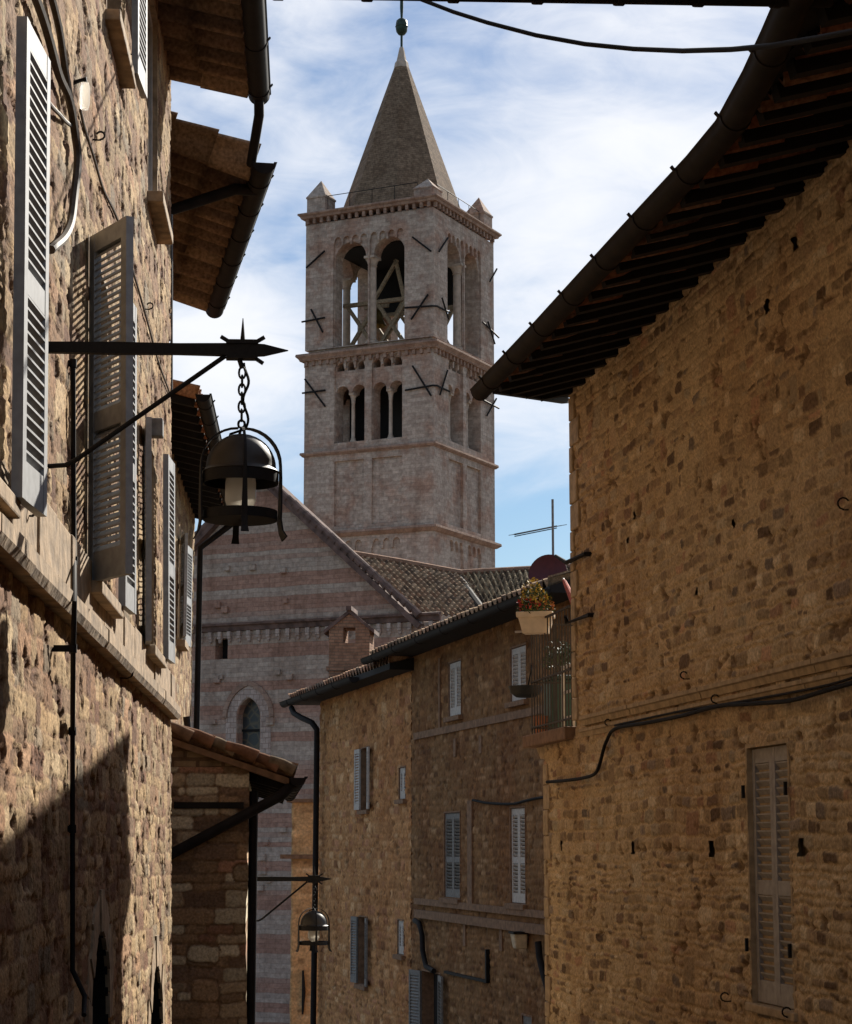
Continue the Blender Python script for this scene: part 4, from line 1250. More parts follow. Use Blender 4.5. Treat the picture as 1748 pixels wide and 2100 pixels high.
# more plants inside the terrace
o = on_balcony('potted_plant', 'leafy green potted plant behind the balcony railing under the flower box', 'plant', 1150, 1470, .8)
mb = MB(); mb.lathe([(0, .0), (.11, .0), (.15, .26), (.13, .26), (.1, .04), (0, .04)], 16, (0, 0, zT)); mb.build('pot', mat_plain('clay_pot', (.26, .12, .07), .9), o, smooth=True)
mb = MB(); mb.tube([(0, 0, zT + .04), (.02, 0, zT + .5), (.0, .02, zT + .9)], .015, 6); mb.build('stem', M['wood'], o)
leaf_clump('foliage', mat_plain('grey_green_leaves', (.07, .085, .045), .7, 0, .4), o, (.05, 0, zT + .95), (.32, .25, .30), 420, .035, 8, .2)
# furled parasol leaning at the corner
a = at(1157, 1190, 21.6); b = at(1190, 1262, 20.7)
o = thing('parasol', 'furled red parasol leaning against the house corner above the balcony', 'parasol', (b.x, b.y, zT), 0)
la = Vector((a.x - b.x, a.y - b.y, a.z)); lb = Vector((0, 0, b.z)); dd = (la - lb)
mb = MB(); mb.tube([lb - dd*1.6, lb + dd*1.04], .012, 8); mb.build('pole', M['white_paint'], o)
mb = MB()
mb.tube([lb - dd*.3, lb - dd*.2, lb + dd*.35, lb + dd*.95, lb + dd*1.0], [.02, .045, .04, .022, .014], 10); mb.build('canopy', mat_plain('red_cloth', (.36, .07, .04), .85, 0, .3), o)

# ================================================================== OVERHEAD CABLE AND BEAM
a = at(820, -40, 14.0); 
pts = [(700, -75, 15.5), (860, -3, 13.5), (930, 24, 13.1), (1000, 46, 12.7), (1100, 72, 12.2), (1200, 90, 11.8), (1300, 100, 11.4), (1400, 104, 10.6), (1500, 101, 9.9), (1580, 94, 9.4), (1680, 77, 8.8), (1760, 62, 8.4), (1900, 30, 7.9)]
W0 = [at(*p) for p in pts]
o = thing('overhead_cable', 'thick black cable hanging across the sky in front of the right house eave', 'cable', tuple(W0[-1]), 0)
mb = MB(); mb.tube([Vector((p.x - W0[-1].x, p.y - W0[-1].y, p.z)) for p in W0], .014, 8); mb.build('cable', M['cable'], o, smooth=True)
a = at(880, 1, 9.0); b = at(1620, 13, 9.6)
dr_ = (b - a)
o = thing('overhead_pipe', 'straight dark metal pipe crossing the street along the very top edge', 'pipe', tuple(b), 0)
mb = MB(); A0 = a - dr_*.6 - b; B0 = b + dr_*.12 - b
A0.z += b.z; B0.z += b.z
A0 = Vector((A0.x, A0.y, A0.z + .045)); B0 = Vector((B0.x, B0.y, B0.z + .045))
mb.tube([A0, B0], .045, 14)
for k in range(7):
    p = A0 + (B0-A0)*(.12 + k*.13); q = p + (B0-A0).normalized()*.04
    mb.tube([p, q], .053, 14)
mb.build('pipe', M['pipe'], o, smooth=True)

# ================================================================== HOUSES AT THE END OF THE STREET
dT = -vpdir(-8000)                            # the church front and the tower front lie along this
dC = -vpdir(-210)
pC = at(845, HOR, 45.0)
WC = Plane((pC.x, pC.y), dC)                 # u = 0 at the step between the two houses; far house has u < 0
zbC = ground_z(45) - 1
ALPHA_RECESS = .35
uf = WC.hit(655, 1760)[0]; un = WC.hit(1150, 1700)[0] + 1.5

def far_window(H, Wp, px0, px1, py0, py1, mode, paint, label=None, off=0.0, frame=None):
    """py0/py1 at the middle of the window. mode: 'closed', 'open', 'half'"""
    pm = (px0 + px1)/2
    u0 = Wp.hit(px0, (py0+py1)/2)[0]; u1 = Wp.hit(px1, (py0+py1)/2)[0]
    zt = Wp.hit(pm, py0)[1]; zb = Wp.hit(pm, py1)[1]
    return (u0, u1, zb, zt)

# ---- nearer, taller house
HC2 = thing('stone_house', 'taller dark stone house in the middle with closed grey shutters, behind the flower box', 'house', (WC.p.x, WC.p.y, zbC), WC.rz)
ze2 = WC.hit(845, 1338)[1]
wins2 = []
def mkwin(H, Wp, px0, px1, py0, py1, mode, paint, sillm, mat_side):
    u0, u1, zb, zt = far_window(H, Wp, px0, px1, py0, py1, mode, paint)
    return ('rect', u0, u1, zb, zt), mode, paint
specs2 = [(922, 947, 1357, 1468, 'closed', 'white_paint'), (1049, 1081, 1326, 1437, 'closed', 'white_paint'),
          (913, 945, 1667, 1842, 'closed', 'old_paint'), (1049, 1079, 1657, 1853, 'closed', 'white_paint'),
          (868, 905, 1995, 2190, 'door', 'old_paint'), (1073, 1093, 2085, 2200, 'closed', 'old_paint')]
W2s = [mkwin(HC2, WC, *sp, None, None) for sp in specs2]
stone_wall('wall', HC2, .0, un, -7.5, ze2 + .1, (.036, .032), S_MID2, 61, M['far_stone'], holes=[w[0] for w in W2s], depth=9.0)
def finish_windows(H, lst, side):
    for (wd, mode, paint) in lst:
        _, u0, u1, zb, zt = wd
        w = recess('window', H, u0, u1, zb, zt, .22, side, 'dark', None, y0=-.02)
        hh = zt - zb - .02
        if mode == 'closed':
            lw = (u1-u0)/2 - .005
            for (hx, mir) in ((u0 + .003, False), (u1 - .003, True)):
                s = shutter_leaf(lw, hh, mid=(hh > 1.5), slat=.062, stile=.075, rail=.11, tilt=-52)
                place(s, hinge(hx, .03, zb + .01, 0, mir)); s.build('shutter', M[paint], w)
        elif mode == 'open':
            lw = (u1-u0)*.56
            s = shutter_leaf(lw, hh, mid=False, slat=.062, stile=.06, rail=.10, tilt=-52); place(s, hinge(u0, -.05, zb + .01, R(180) + R(4))); s.build('shutter', M[paint], w)
            s = shutter_leaf(lw, hh, mid=False, slat=.062, stile=.06, rail=.10, tilt=-52); place(s, hinge(u1, -.05, zb + .01, -R(9))); s.build('shutter', M[paint], w)
        elif mode == 'door':
            s = shutter_leaf(.62, hh, mid=False, slat=.062, tilt=-52); place(s, hinge(u0, -.05, zb + .01, R(180) + R(8))); s.build('shutter', M[paint], w)
            s = shutter_leaf(.62, hh, mid=False, slat=.062, tilt=-52); place(s, hinge(u1, -.05, zb + .01, -R(8))); s.build('shutter', M[paint], w)
        if mode != 'door':
            sb = MB(); sb.box(u0 - .12, u1 + .12, -.10, .02, zb - .10, zb - .01); sb.build('sill', M['trim_c'], w)
finish_windows(HC2, W2s, M['trim_c'])
def ledge_c(H, Wp, px0, py0, px1, py1, hgt, out, mat, name='ledge'):
    a = Wp.hit(px0, py0, out); b = Wp.hit(px1, py1, out)
    z = (a[1] + b[1])/2
    mb = MB(); mb.box(a[0], b[0], -out, .05, z - hgt/2, z + hgt/2); return mb.build(name, mat, H)
ledge_c(HC2, WC, 848, 1505, 1160, 1452, .14, .05, M['trim_c'])
ledge_c(HC2, WC, 849, 1846, 1160, 1884, .12, .08, M['trim_c'])
ledge_c(HC2, WC, 849, 1872, 1160, 1916, .16, .10, M['trim_c'])
mb = MB()                                                     # rain streak pipes and pilaster
for px, py0, py1, wd in ((968, 1642, 1868, .16), (905, 1350, 1500, .05)):
    mb = MB(); u, z0 = WC.hit(px, py1); _, z1 = WC.hit(px, py0); mb.box(u - wd, u + wd, -.045, .05, z0, z1); mb.build('pilaster', M['trim_c'], HC2)
mb = MB()
for px, py0, py1 in ((935, 1515, 1552), (988, 1508, 1545), (1104, 1493, 1530), (1030, 1895, 1950), (955, 1880, 1940)):
    u, z0 = WC.hit(px, py1); _, z1 = WC.hit(px, py0); mb = MB(); mb.box(u - .09, u + .09, -.03, .05, z0, z1); mb.build('bracket', M['trim_c'], HC2)
# roof
def rp(px, py, Y): return WC.local(at(px, py, Y))
E0 = rp(793, 1344, 46.3); E1 = rp(1200, 1238, 33.5); T1 = rp(1230, 1143, 36.5); T0 = rp(812, 1327, 46.9)
zE = (E0.z + E1.z)/2
E0 = Vector((E0.x, -.62, zE)); E1 = Vector((un, -.62, zE))
T1 = Vector((un, 3.4, zE + 1.35)); T0 = Vector((E0.x + .05, 1.3, zE + .42))
tile_roof('roof', HC2, E0 + Vector((0,0,.16)), E1 + Vector((0,0,.16)), T1 + Vector((0,0,.16)), T0 + Vector((0,0,.16)), .30, .45, M['tile'], TILE_OLD, 12, r=.06)
mb = MB()
mb.hexa([E0, E1, Vector((un, 3.4, zE)), Vector((E0.x + .05, 1.3, zE))], [E0 + Vector((0,0,.1)), E1 + Vector((0,0,.1)), T1 + Vector((0,0,.08)), T0 + Vector((0,0,.08))])
mb.build('eave_boards', M['wood'], HC2)
gutter('gutter', HC2, [(E0.x - .1, -.70, zE + .06), (un, -.70, zE + .06)], .11, M['pipe'], 2.0)
# S-shaped pipes and small things on the dark house
def c_tube(name, H, Wp, pts, r, mat):
    mb = MB(); P = [Wp.hit(px, py, .10) for px, py in pts]; mb.tube([(u, -.10, z) for u, z in P], r, 8); return mb.build(name, mat, H, smooth=True)
c_tube('downpipe', HC2, WC, [(851, 1888), (860, 1894), (866, 1918), (867, 1950), (874, 1982), (890, 1992)], .055, M['pipe'])
c_tube('downpipe', HC2, WC, [(1104, 1932), (1107, 1965), (1113, 1990), (1124, 2030), (1128, 2090)], .06, M['pipe'])
wall_cable('wall_cable', 'cable looping between the two tall shutters of the dark middle house', WC, [(970, 1641), (1000, 1647), (1050, 1649), (1080, 1642), (1110, 1636), (1150, 1634)], .025, .06, M['cable'])
mb = MB()
a = WC.hit(905, 1993, .12); b = WC.hit(992, 1985, .12)
mb.box(a[0], b[0], -.07, .02, a[1] - .03, a[1] + .02); mb.box(b[0] - .05, b[0] + .03, -.08, .02, a[1] + .022, WC.hit(992, 1945)[1])
mb.build('door_canopy', M['pipe'], HC2)
u, z = WC.hit(1069, 1930, .12)
o = thing('wall_lamp', 'small cream box lamp fixed low on the dark middle house', 'lamp', tuple(WC.world((u, 0, z))), WC.rz)
mb = MB(); mb.hexa([(-.10, -.24, z-.13), (.10, -.24, z-.13), (.10, -.04, z-.13), (-.10, -.04, z-.13)], [(-.14, -.28, z+.12), (.14, -.28, z+.12), (.14, -.04, z+.12), (-.14, -.04, z+.12)])
mb.build('shade', mat_plain('cream_lamp_shade', (.55, .45, .3), .6), o, bevel=.02)
mb = MB(); mb.box(-.16, .16, -.30, -.03, z+.122, z+.16); mb.box(-.05, .05, -.04, .04, z-.05, z+.05); mb.build('mount', M['pipe'], o)

# ---- farther, lower house with the chimney
WC1 = WC
oC = WC.o
pl1 = WC.world((0, .0, 0))
HC1p = WC.world((uf, 0, 0))
H_C1 = thing('stone_house', 'warm-lit stone house in the middle with low roof, brick chimney and half open shutters', 'house', (HC1p.x, HC1p.y, zbC), WC.rz)
W1c = Plane((HC1p.x, HC1p.y), dC)
len1 = -uf - .02
specs1 = [(743, 758, 1534, 1661, 'open', 'white_paint'), (820, 833, 1574, 1639, 'closed', 'white_paint'),
          (737, 754, 1881, 2020, 'open', 'old_paint'), (817, 830, 1888, 1958, 'closed', 'white_paint')]
W1s = [mkwin(H_C1, W1c, *sp, None, None) for sp in specs1]
ze1 = W1c.hit(750, 1408)[1]
stone_wall('wall', H_C1, 0, len1, -8.0, ze1 + .1, (.04, .038), S_MID, 71, M['far_stone'], holes=[w[0] for w in W1s], depth=8.0, jag0=.04)
finish_windows(H_C1, W1s, M['trim_c'])
zE1 = ze1 - .0
e0 = Vector((-1.55, -.55, zE1)); e1 = Vector((len1 + .25, -.55, zE1))
t0 = Vector((-.9, 1.6, zE1 + .55)); t1 = Vector((len1 + .25, 1.6, zE1 + .55))
tile_roof('roof', H_C1, e0 + Vector((0,0,.2)), e1 + Vector((0,0,.2)), t1 + Vector((0,0,.2)), t0 + Vector((0,0,.2)), .30, .45, M['tile'], [(.27,.16,.10), (.22,.13,.09), (.33,.21,.14), (.2,.15,.11)], 13, r=.065)
mb = MB()
mb.hexa([e0, e1, (len1, 1.6, zE1), (-.9, 1.6, zE1)], [e0 + Vector((0,0,.13)), e1 + Vector((0,0,.13)), t1 + Vector((0,0,.12)), t0 + Vector((0,0,.12))])
mb.build('eave_boards', M['wood'], H_C1)
gutter('gutter', H_C1, [(-1.7, -.66, zE1 + .07), (len1 * .72, -.66, zE1 + .07)], .125, M['pipe'], 2.0)
# downpipe from the far end of the gutter
mb = MB()
def c1(px, py, off): 
    u, z = W1c.hit(px, py, off); return (u, -off, z)
mb.tube([c1(598, 1452, .6), c1(603, 1463, .6), c1(618, 1472, .5), c1(640, 1482, .35), c1(650, 1496, .25), c1(650, 1530, .2), c1(647, 1800, .2), c1(642, 2140, .2)], .075, 10)
mb.build('downpipe', M['pipe'], H_C1, smooth=True)
# chimney with a little gabled cap
ch = W1c.local(at(721, 1400, 54.5))
cw = .53; zc0 = zE1 - .2; zc1 = at(721, 1300, 54.5).z; zc2 = at(721, 1254, 54.5).z
mb = MB(); yc = ch.y
CHM = Matrix.Translation((ch.x, ch.y, 0)) @ Matrix.Rotation(R(-6) - W1c.rz, 4, 'Z') @ Matrix.Translation((-ch.x, -ch.y, 0)); mb.M = CHM
mb.box(ch.x - cw, ch.x + cw, yc - .45, yc + .45, zc0, zc1 - .28)
mb.box(ch.x - cw - .06, ch.x + cw + .06, yc - .5, yc + .5, zc0 + .95, zc0 + 1.06)
chim = mb.build('chimney', M['brick'], H_C1)
mb = MB(); mb.M = CHM
zo_ = zc1 - .28
mb.box(ch.x - cw, ch.x - .16, yc - .45, yc + .45, zo_ + .002, zc1 + .12); mb.box(ch.x + .16, ch.x + cw, yc - .45, yc + .45, zo_ + .002, zc1 + .12)
mb.prism([(ch.x - cw, zc1 + .122), (ch.x + cw, zc1 + .122), (ch.x, zc2 - .12)], yc - .45, yc + .45)
mb.build('chimney_head', M['brick'], chim)
mb = MB(); mb.M = CHM
for sg in (-1, 1):
    mb.hexa([(ch.x, yc - .50, zc2 - .1), (ch.x + sg*(cw + .13), yc - .50, zc1 - .04), (ch.x + sg*(cw + .13), yc + .50, zc1 - .04), (ch.x, yc + .50, zc2 - .1)],
            [(ch.x, yc - .50, zc2 + .0), (ch.x + sg*(cw + .13), yc - .50, zc1 + .06), (ch.x + sg*(cw + .13), yc + .50, zc1 + .06), (ch.x, yc + .50, zc2 + .0)])
mb.box(ch.x - .07, ch.x + .07, yc - .6, yc + .6, zc2 - .03, zc2 + .08)
mb.build('chimney_cap', M['cornice_dark'], chim)

# ---- golden narrow house behind the corner
pG = at(598, HOR, 60.0)
WG = Plane((pG.x, pG.y), (1, -.08))
H_G = thing('stone_house', 'narrow golden lit wall behind the long downpipe with two thin ledges', 'house', (pG.x, pG.y, ground_z(60) - 1.5), WG.rz)
zg1 = WG.hit(620, 1646)[1]
stone_wall('wall', H_G, 0.0, 2.4, -9.5, zg1, (.06, .055), S_GOLD, 81, M['far_stone'], depth=5.0, jag0=.01)
mb = MB(); mb.box(-.14, 2.4, -.10, 4, zg1 + .002, zg1 + .10); z = WG.hit(620, 1757)[1]; mb.box(-.3, 2.4, -.14, -.012, z - .06, z + .06); mb.build('ledge', M['trim_c'], H_G)
mb = MB(); u, z = WG.hit(622, 2035); mb.tube([(u, -.08, z - .6), (u + .03, -.1, z), (u, -.08, z + .6)], [.03, .06, .03], 6); mb.build('shutter_bar', M['iron'], H_G)

# antenna, dish on the roof of the dark house
p = at(1135, 1165, 37.5); pt = at(1135, 1024, 37.5)
o = thing('tv_antenna', 'thin television antenna on a mast above the red satellite dish', 'antenna', (p.x, p.y, p.z - .6), 0)
mb = MB(); mb.tube([(0, 0, p.z - .6), (0, 0, pt.z)], .022, 8); mb.build('mast', M['old_paint'], o)
b0 = at(1056, 1096, 37.2); b1 = at(1142, 1079, 37.9)
l0 = Vector((b0.x - p.x, b0.y - p.y, b0.z)); l1 = Vector((b1.x - p.x, b1.y - p.y, b1.z))
mb = MB(); mb.tube([l0, l1], .016, 6); mb.tube([l0 + Vector((0, 0, -.035)), l1 + Vector((0, 0, -.035))], .010, 6); mb.build('boom', M['pipe'], o)
mb = MB(); side = (l1 - l0).cross(Vector((0,0,1))).normalized()
for k in range(9):
    c = l0.lerp(l1, .04 + k*.11); q = .2 + .018*k
    mb.tube([c - side*q, c + side*q], .006, 5)
mb.build('elements', M['old_paint'], o)
dc = at(1127, 1180, 37.0)
o = thing('satellite_dish', 'round dark red satellite dish behind the flower box', 'satellite dish', (dc.x, dc.y, dc.z - .55), R(-20))
mb = MB(); pr = []
for k in range(9):
    r_ = .36*k/8; pr.append((r_, .10*(r_/.36)**2))
pr += [(.36, .09), (.34, .075)] + [(.34*(7-k)/8, .10*((7-k)/8*.94)**2 - .012) for k in range(8)]
mb.lathe(pr, 32)
Mx = Matrix.Translation((0, 0, dc.z)) @ Matrix.Rotation(R(82), 4, 'X')
place(mb, Mx); mb.build('dish', mat_plain('dark_red_paint', (.085, .016, .02), .6, 0, .2), o, smooth=True)
mb = MB(); mb.tube([(0, .02, dc.z), (0, .16, dc.z - .1), (0, .16, dc.z - .6)], .025, 8);
mb.build('arm', M['pipe'], o)

# ================================================================== CHURCH
pCh = at(535, HOR, 85.0)
WCh = Plane((pCh.x, pCh.y), dT)
zbCh = ground_z(85) - 2
HCh = thing('church', 'pink and grey striped stone church gable with corbel band and pointed window', 'church', (WCh.p.x, WCh.p.y, zbCh), WCh.rz)
uA, zA = WCh.hit(535, 986)
uE, zE_ = WCh.hit(832, 1262)
uL = 2*uA - uE
uR2 = WCh.hit(1000, 1300)[0]
zR2 = WCh.hit(920, 1276)[1]
def poly_slab(name, mat, parent, outer, holes, y0, y1):
    """flat slab in local x-z with real holes"""
    cu = bpy.data.curves.new(name, 'CURVE'); cu.dimensions = '2D'; cu.fill_mode = 'BOTH'; cu.extrude = abs(y1 - y0)/2
    for pl in [outer] + list(holes):
        sp = cu.splines.new('POLY'); sp.points.add(len(pl)-1); sp.use_cyclic_u = True
        for p, (x, z) in zip(sp.points, pl): p.co = (x, z, 0, 1)
    tmp = bpy.data.objects.new('tmp', cu); C.objects.link(tmp)
    dg = bpy.context.evaluated_depsgraph_get(); dg.update()
    me = bpy.data.meshes.new_from_object(tmp.evaluated_get(dg))
    C.objects.unlink(tmp); bpy.data.objects.remove(tmp); bpy.data.curves.remove(cu)
    ym = (y0 + y1)/2
    v = [(p.co.x, ym - p.co.z, p.co.y) for p in me.vertices]; f = [tuple(q.vertices) for q in me.polygons]
    bpy.data.meshes.remove(me)
    return v, f
def arch_poly(s, hw, z0, zs, pointed=0.0, n=10):
    pts = [(s - hw, z0), (s + hw, z0)]
    if pointed <= 0:
        for k in range(n+1):
            q = math.pi*k/n; pts.append((s + hw*math.cos(q), zs + hw*math.sin(q)))
    else:
        Rr = hw*(1+pointed); c = s + hw - Rr
        th = math.acos((Rr - hw)/Rr)
        for k in range(n+1):
            q = th*k/n; pts.append((c + Rr*math.cos(q), zs + Rr*math.sin(q)))
        c2 = s - hw + Rr
        for k in range(n-1, -1, -1):
            q = math.pi - th*k/n; pts.append((c2 + Rr*math.cos(q), zs + Rr*math.sin(q)))
    return pts
wu0 = WCh.hit(486, 1520)[0]; wu1 = WCh.hit(533, 1520)[0]; wzt = WCh.hit(510, 1434)[1]; wc = (wu0+wu1)/2; whw = (wu1-wu0)/2
wz0 = WCh.hit(510, 1640)[1]
sq0, sqt = WCh.hit(442, 1310); sq1, sqb = WCh.hit(467, 1351)
lanc = arch_poly(wc, whw, wz0, wzt - whw*1.35, .6)
sqh = [(sq0, sqb), (sq1, sqb), (sq1, sqt), (sq0, sqt)]
outer = [(uL, -12), (uR2, -12), (uR2, zR2), (uE + .6, zE_ - .30), (uE, zE_), (uA, zA), (uL, zE_)]
v, f = poly_slab('wall', None, None, outer, [lanc, sqh], 0, .9)
mb = MB(); mb.add(v, f); mb.build('wall', M['church'], HCh)
# window: glass, splayed surround, hood mould
mb = MB(); mb.box(wc - whw - .02, wc + whw + .02, .45, .5, wz0, wzt + .02)
def mat_leaded():
    m, t, b = new_mat('leaded_window')
    tcn = N(t, 'ShaderNodeTexCoord'); v_ = N(t, 'ShaderNodeTexVoronoi'); v_.inputs['Scale'].default_value = 2.6; v_.feature = 'DISTANCE_TO_EDGE'
    lk(t, tcn.outputs['Object'], v_.inputs['Vector'])
    cr = N(t, 'ShaderNodeValToRGB'); cr.color_ramp.elements[0].position = .02; cr.color_ramp.elements[1].position = .12
    cr.color_ramp.elements[0].color = (.10, .075, .045, 1); cr.color_ramp.elements[1].color = (.030, .032, .034, 1)
    lk(t, v_.outputs['Distance'], cr.inputs[0]); lk(t, cr.outputs[0], b.inputs['Base Color']); b.inputs['Roughness'].default_value = .35
    return m
wn = mb.build('window', mat_leaded(), HCh)
mb = MB(); zz = WCh.hit(510, 1497)[1]; mb.box(wc - whw, wc + whw, .38, .445, zz - .05, zz + .05); mb.build('glazing_bar', M['iron'], wn)
def ring_between(a, b, y0, y1):
    mb = MB(); n = len(a)
    vs = [(x, y0, z) for x, z in a] + [(x, y0, z) for x, z in b] + [(x, y1, z) for x, z in a] + [(x, y1, z) for x, z in b]
    fs = []
    for i in range(n-1):
        fs += [(i, i+1, n+i+1, n+i), (n+i, n+i+1, 3*n+i+1, 3*n+i), (2*n+i, 3*n+i, 3*n+i+1, 2*n+i+1), (i, 2*n+i, 2*n+i+1, i+1)]
    fs += [(0, n, 3*n, 2*n), (n-1, 3*n-1, 4*n-1, 2*n-1)]
    mb.add(vs, fs); return mb
zsL = wzt - whw*1.35
def arc_only(grow):
    return arch_poly(wc, whw + grow, zsL, zsL, .6 * whw/(whw+grow) if grow > 0 else .6)[1:]
M['pale_block'] = mat_ashlar('pale_voussoirs', (.50, .40, .35), (.40, .31, .27), (.28, .21, .18), .3, .22, .014, None, .3)
ring_between(arc_only(.04), arc_only(.45), -.03, .02).build('arch_ring', M['pale_block'], wn)
ring_between(arc_only(.46), arc_only(.66), -.09, .02).build('hood_mould', M['tower_trim'], wn)
mb = MB()
for sg in (-1, 1):
    mb.box(wc + sg*(whw+.28) - .24, wc + sg*(whw+.28) + .24, -.022, .02, wz0, zsL - .002)
mb.build('jamb', M['pale_block'], wn)
mb = MB(); mb.box(sq0 - .05, sq1 + .05, .6, .64, sqb - .05, sqt + .05); mb.build('window', M['dark'], HCh)
# corbel band
z1, z2 = WCh.hit(540, 1276)[1], WCh.hit(540, 1291)[1]
ue = WCh.hit(905, 1265)[0]
mb = MB(); mb.sweep([(uL, 0, z1), (ue, 0, z1)], [(-.02, -.32), (.10, -.30), (.14, -.12), (.26, -.08), (.28, .0), (-.02, .05)])
mb.build('cornice', M['cornice_dark'], HCh)
x = uL + .2
while x < ue:
    mb = MB(); mb.box(x, x + .16, -.16, .01, z1 - .62, z1 - .322); mb.prism([(x + .005, z1 - .622), (x + .155, z1 - .622), (x + .12, z1 - .78), (x + .04, z1 - .78)], -.10, .01); x += .46
    mb.build('corbel', M['pale_block'], HCh)
# projecting blocks (putlog stones)
mb = MB(); rg = random.Random(3)
for (px, py) in ((468, 1165), (520, 1163), (583, 1170), (448, 1240), (463, 1250), (588, 1232), (455, 1388), (447, 1393), (572, 1378), (440, 1480), (556, 1478), (596, 1388), (541, 1785), (552, 1803), (540, 1757), (548, 1727), (536, 1820), (570, 1560), (583, 1700), (432, 1560)):
    u, z = WCh.hit(px, py); s = rg.uniform(.10, .17); mb = MB(); mb.box(u - s, u + s, -.14, .01, z - s, z + s*.8); mb.build('putlog_stone', M['church'], HCh)
# verge of the gable: stone coping and a row of rounded tiles
mb = MB()
for sg, ua_, ub_ in ((1, uA, uE + .75), (-1, uA, 2*uA - uE - .75)):
    zb__ = zA + (zE_ - zA) * abs(ub_ - uA)/abs(uE - uA)
    mb.bar((ua_, .4, zA + .16), (ub_, .4, zb__ + .16), 1.5, .22)
mb.build('coping', M['cornice_dark'], HCh)
mb = MB(); Ln = math.hypot(uE - uA + .7, zA - zE_)
n = 26; rg = random.Random(9)
for sg in (1, -1):
    for k in range(n):
        a = k/n; b = (k + 1.08)/n
        pa = Vector((uA + sg*(uE - uA + .7)*a, -.25, zA + (zE_ - .35 - zA)*a + .36)); pb = Vector((uA + sg*(uE - uA + .7)*b, -.25, zA + (zE_ - .35 - zA)*b + .30))
        mb.tube([pa, pb], [.13 + rg.uniform(0, .03), .17], 8)
mb.build('verge_tiles', M['cornice_dark'], HCh)
# roofs behind the gable
def cl(px, py, Y): return WCh.local(at(px, py, Y))
r0 = cl(700, 1132, 90.5); r1 = cl(945, 1177, 93.5); r2 = cl(1030, 1262, 86.5); r3 = cl(822, 1262, 84.6)
tile_roof('roof', HCh, r3, r2, r1, r0, .24, .45, M['tile'], TILE_OLD, 14, r=.055, nper=6, pers=4)
r4 = cl(936, 1176, 94.5); r5 = cl(1200, 1160, 90.0); r6 = cl(1200, 1265, 82.0); r7 = cl(985, 1252, 86.5)
tile_roof('roof', HCh, r7, r6, r5, r4, .28, .42, M['tile'], [(.12,.085,.055), (.08,.058,.04), (.25,.19,.12), (.33,.26,.165)], 15, r=.075, nper=6, pers=4)
mb = MB(); mb.tube([cl(700, 1134, 90.5), cl(820, 1154, 92.0), cl(945, 1177, 93.5)], .2, 8); mb.tube([cl(936, 1176, 94.4), cl(1200, 1162, 90.0)], .17, 8)
mb.build('ridge_tiles', M['brick'], HCh)
mb = MB(); mb.tube([cl(937, 1178, 94.2), cl(992, 1254, 86.2)], .16, 8); mb.build('roof_valley', M['wood'], HCh)
mb = MB(); mb.tube([cl(818, 1262, 84.3), cl(925, 1281, 84.0), cl(1030, 1290, 83.6)], .12, 8); mb.build('gutter', M['pipe'], HCh, smooth=True)
# walls under those roofs
mb = MB()
q3 = (r3.x + .4, r3.y + .3); 
mb.hexa([(r3.x + .3, r3.y + 1.0, -9), (r6.x, r6.y + .9, -9), (r5.x, r5.y, -9), (r0.x, r0.y, -9)], [(r3.x + .3, r3.y + 1.0, r3.z - 1.2), (r6.x, r6.y + .9, r6.z - 1.2), (r5.x, r5.y, r5.z - 2.8), (r0.x, r0.y, r0.z - 2.8)])
mb.build('side_wall', M['church'], HCh)

# ================================================================== BELL TOWER
TW = 7.5
pT = at(890, HOR, 104.0)
WT = Plane((pT.x, pT.y), dT)                      # x in -TW..0 is the front face
zbT = ground_z(104) - 3
T_ = thing('bell_tower', 'tall pink-grey stone bell tower with arched openings and a pointed octagonal spire', 'tower', (WT.p.x, WT.p.y, zbT), WT.rz)
def tz(py): return WT.hit(889, py)[1]
def ts(px, py): return WT.hit(px, py)[0] + TW       # distance from the left edge of the face
z_top = tz(402); z_c1 = tz(436); z_s2 = tz(699); z_s3 = tz(906); z_s4 = tz(1077); z_bot = -11.0
THK, PRO = .95, .14
def face_xform(k):
    # k: 0 front, 1 right, 2 back, 3 left ; template is (s, y depth inwards, z)
    def fn(s, y, z):
        if k == 0: return (s - TW, y, z)
        if k == 1: return (-y, s, z)
        if k == 2: return (-s, TW - y, z)
        return (-TW + y, TW - s, z)
    return fn
def add_slab(mb, k, outer, holes, y0, y1):
    v, f = poly_slab('slab', None, None, outer, holes, y0, y1)
    fx = face_xform(k); mb.add([fx(*p) for p in v], f)
def rect(a, b, c, d): return [(a, c), (b, c), (b, d), (a, d)]
def hole_mirror(h): return h
stages = []
# openings on the face template, all four faces alike
hz0 = tz(686); hw1 = .74
sp1 = [(2.72, 3.44 - .02), ]
aTop = WT.hit(803, 484)[1] + .05
def paired(c, hw, gap, z0, zs, n=10):
    pts = [(c - gap/2 - 2*hw, z0), (c + gap/2 + 2*hw, z0)]
    for k in range(n+1):
        q = math.pi*k/n; pts.append((c + gap/2 + hw + hw*math.cos(q), zs + hw*math.sin(q)))
    for k in range(n+1):
        q = math.pi*k/n; pts.append((c - gap/2 - hw + hw*math.cos(q), zs + hw*math.sin(q)))
    return pts
op1 = [paired(3.75, .92, .42, hz0, aTop - .92)]
b0z = WT.hit(800, 897)[1]; bT = WT.hit(800, 780)[1]
op2 = [paired(c_, .39, .18, b0z, bT - .39) for c_ in (2.66, 4.84)]
rowz = WT.hit(795, 741)[1]
row = [arch_poly(s, .22, rowz - .22, rowz, n=6) for s in (2.08, 2.70, 3.32, 4.18, 4.80, 5.42)]
mb = MB()
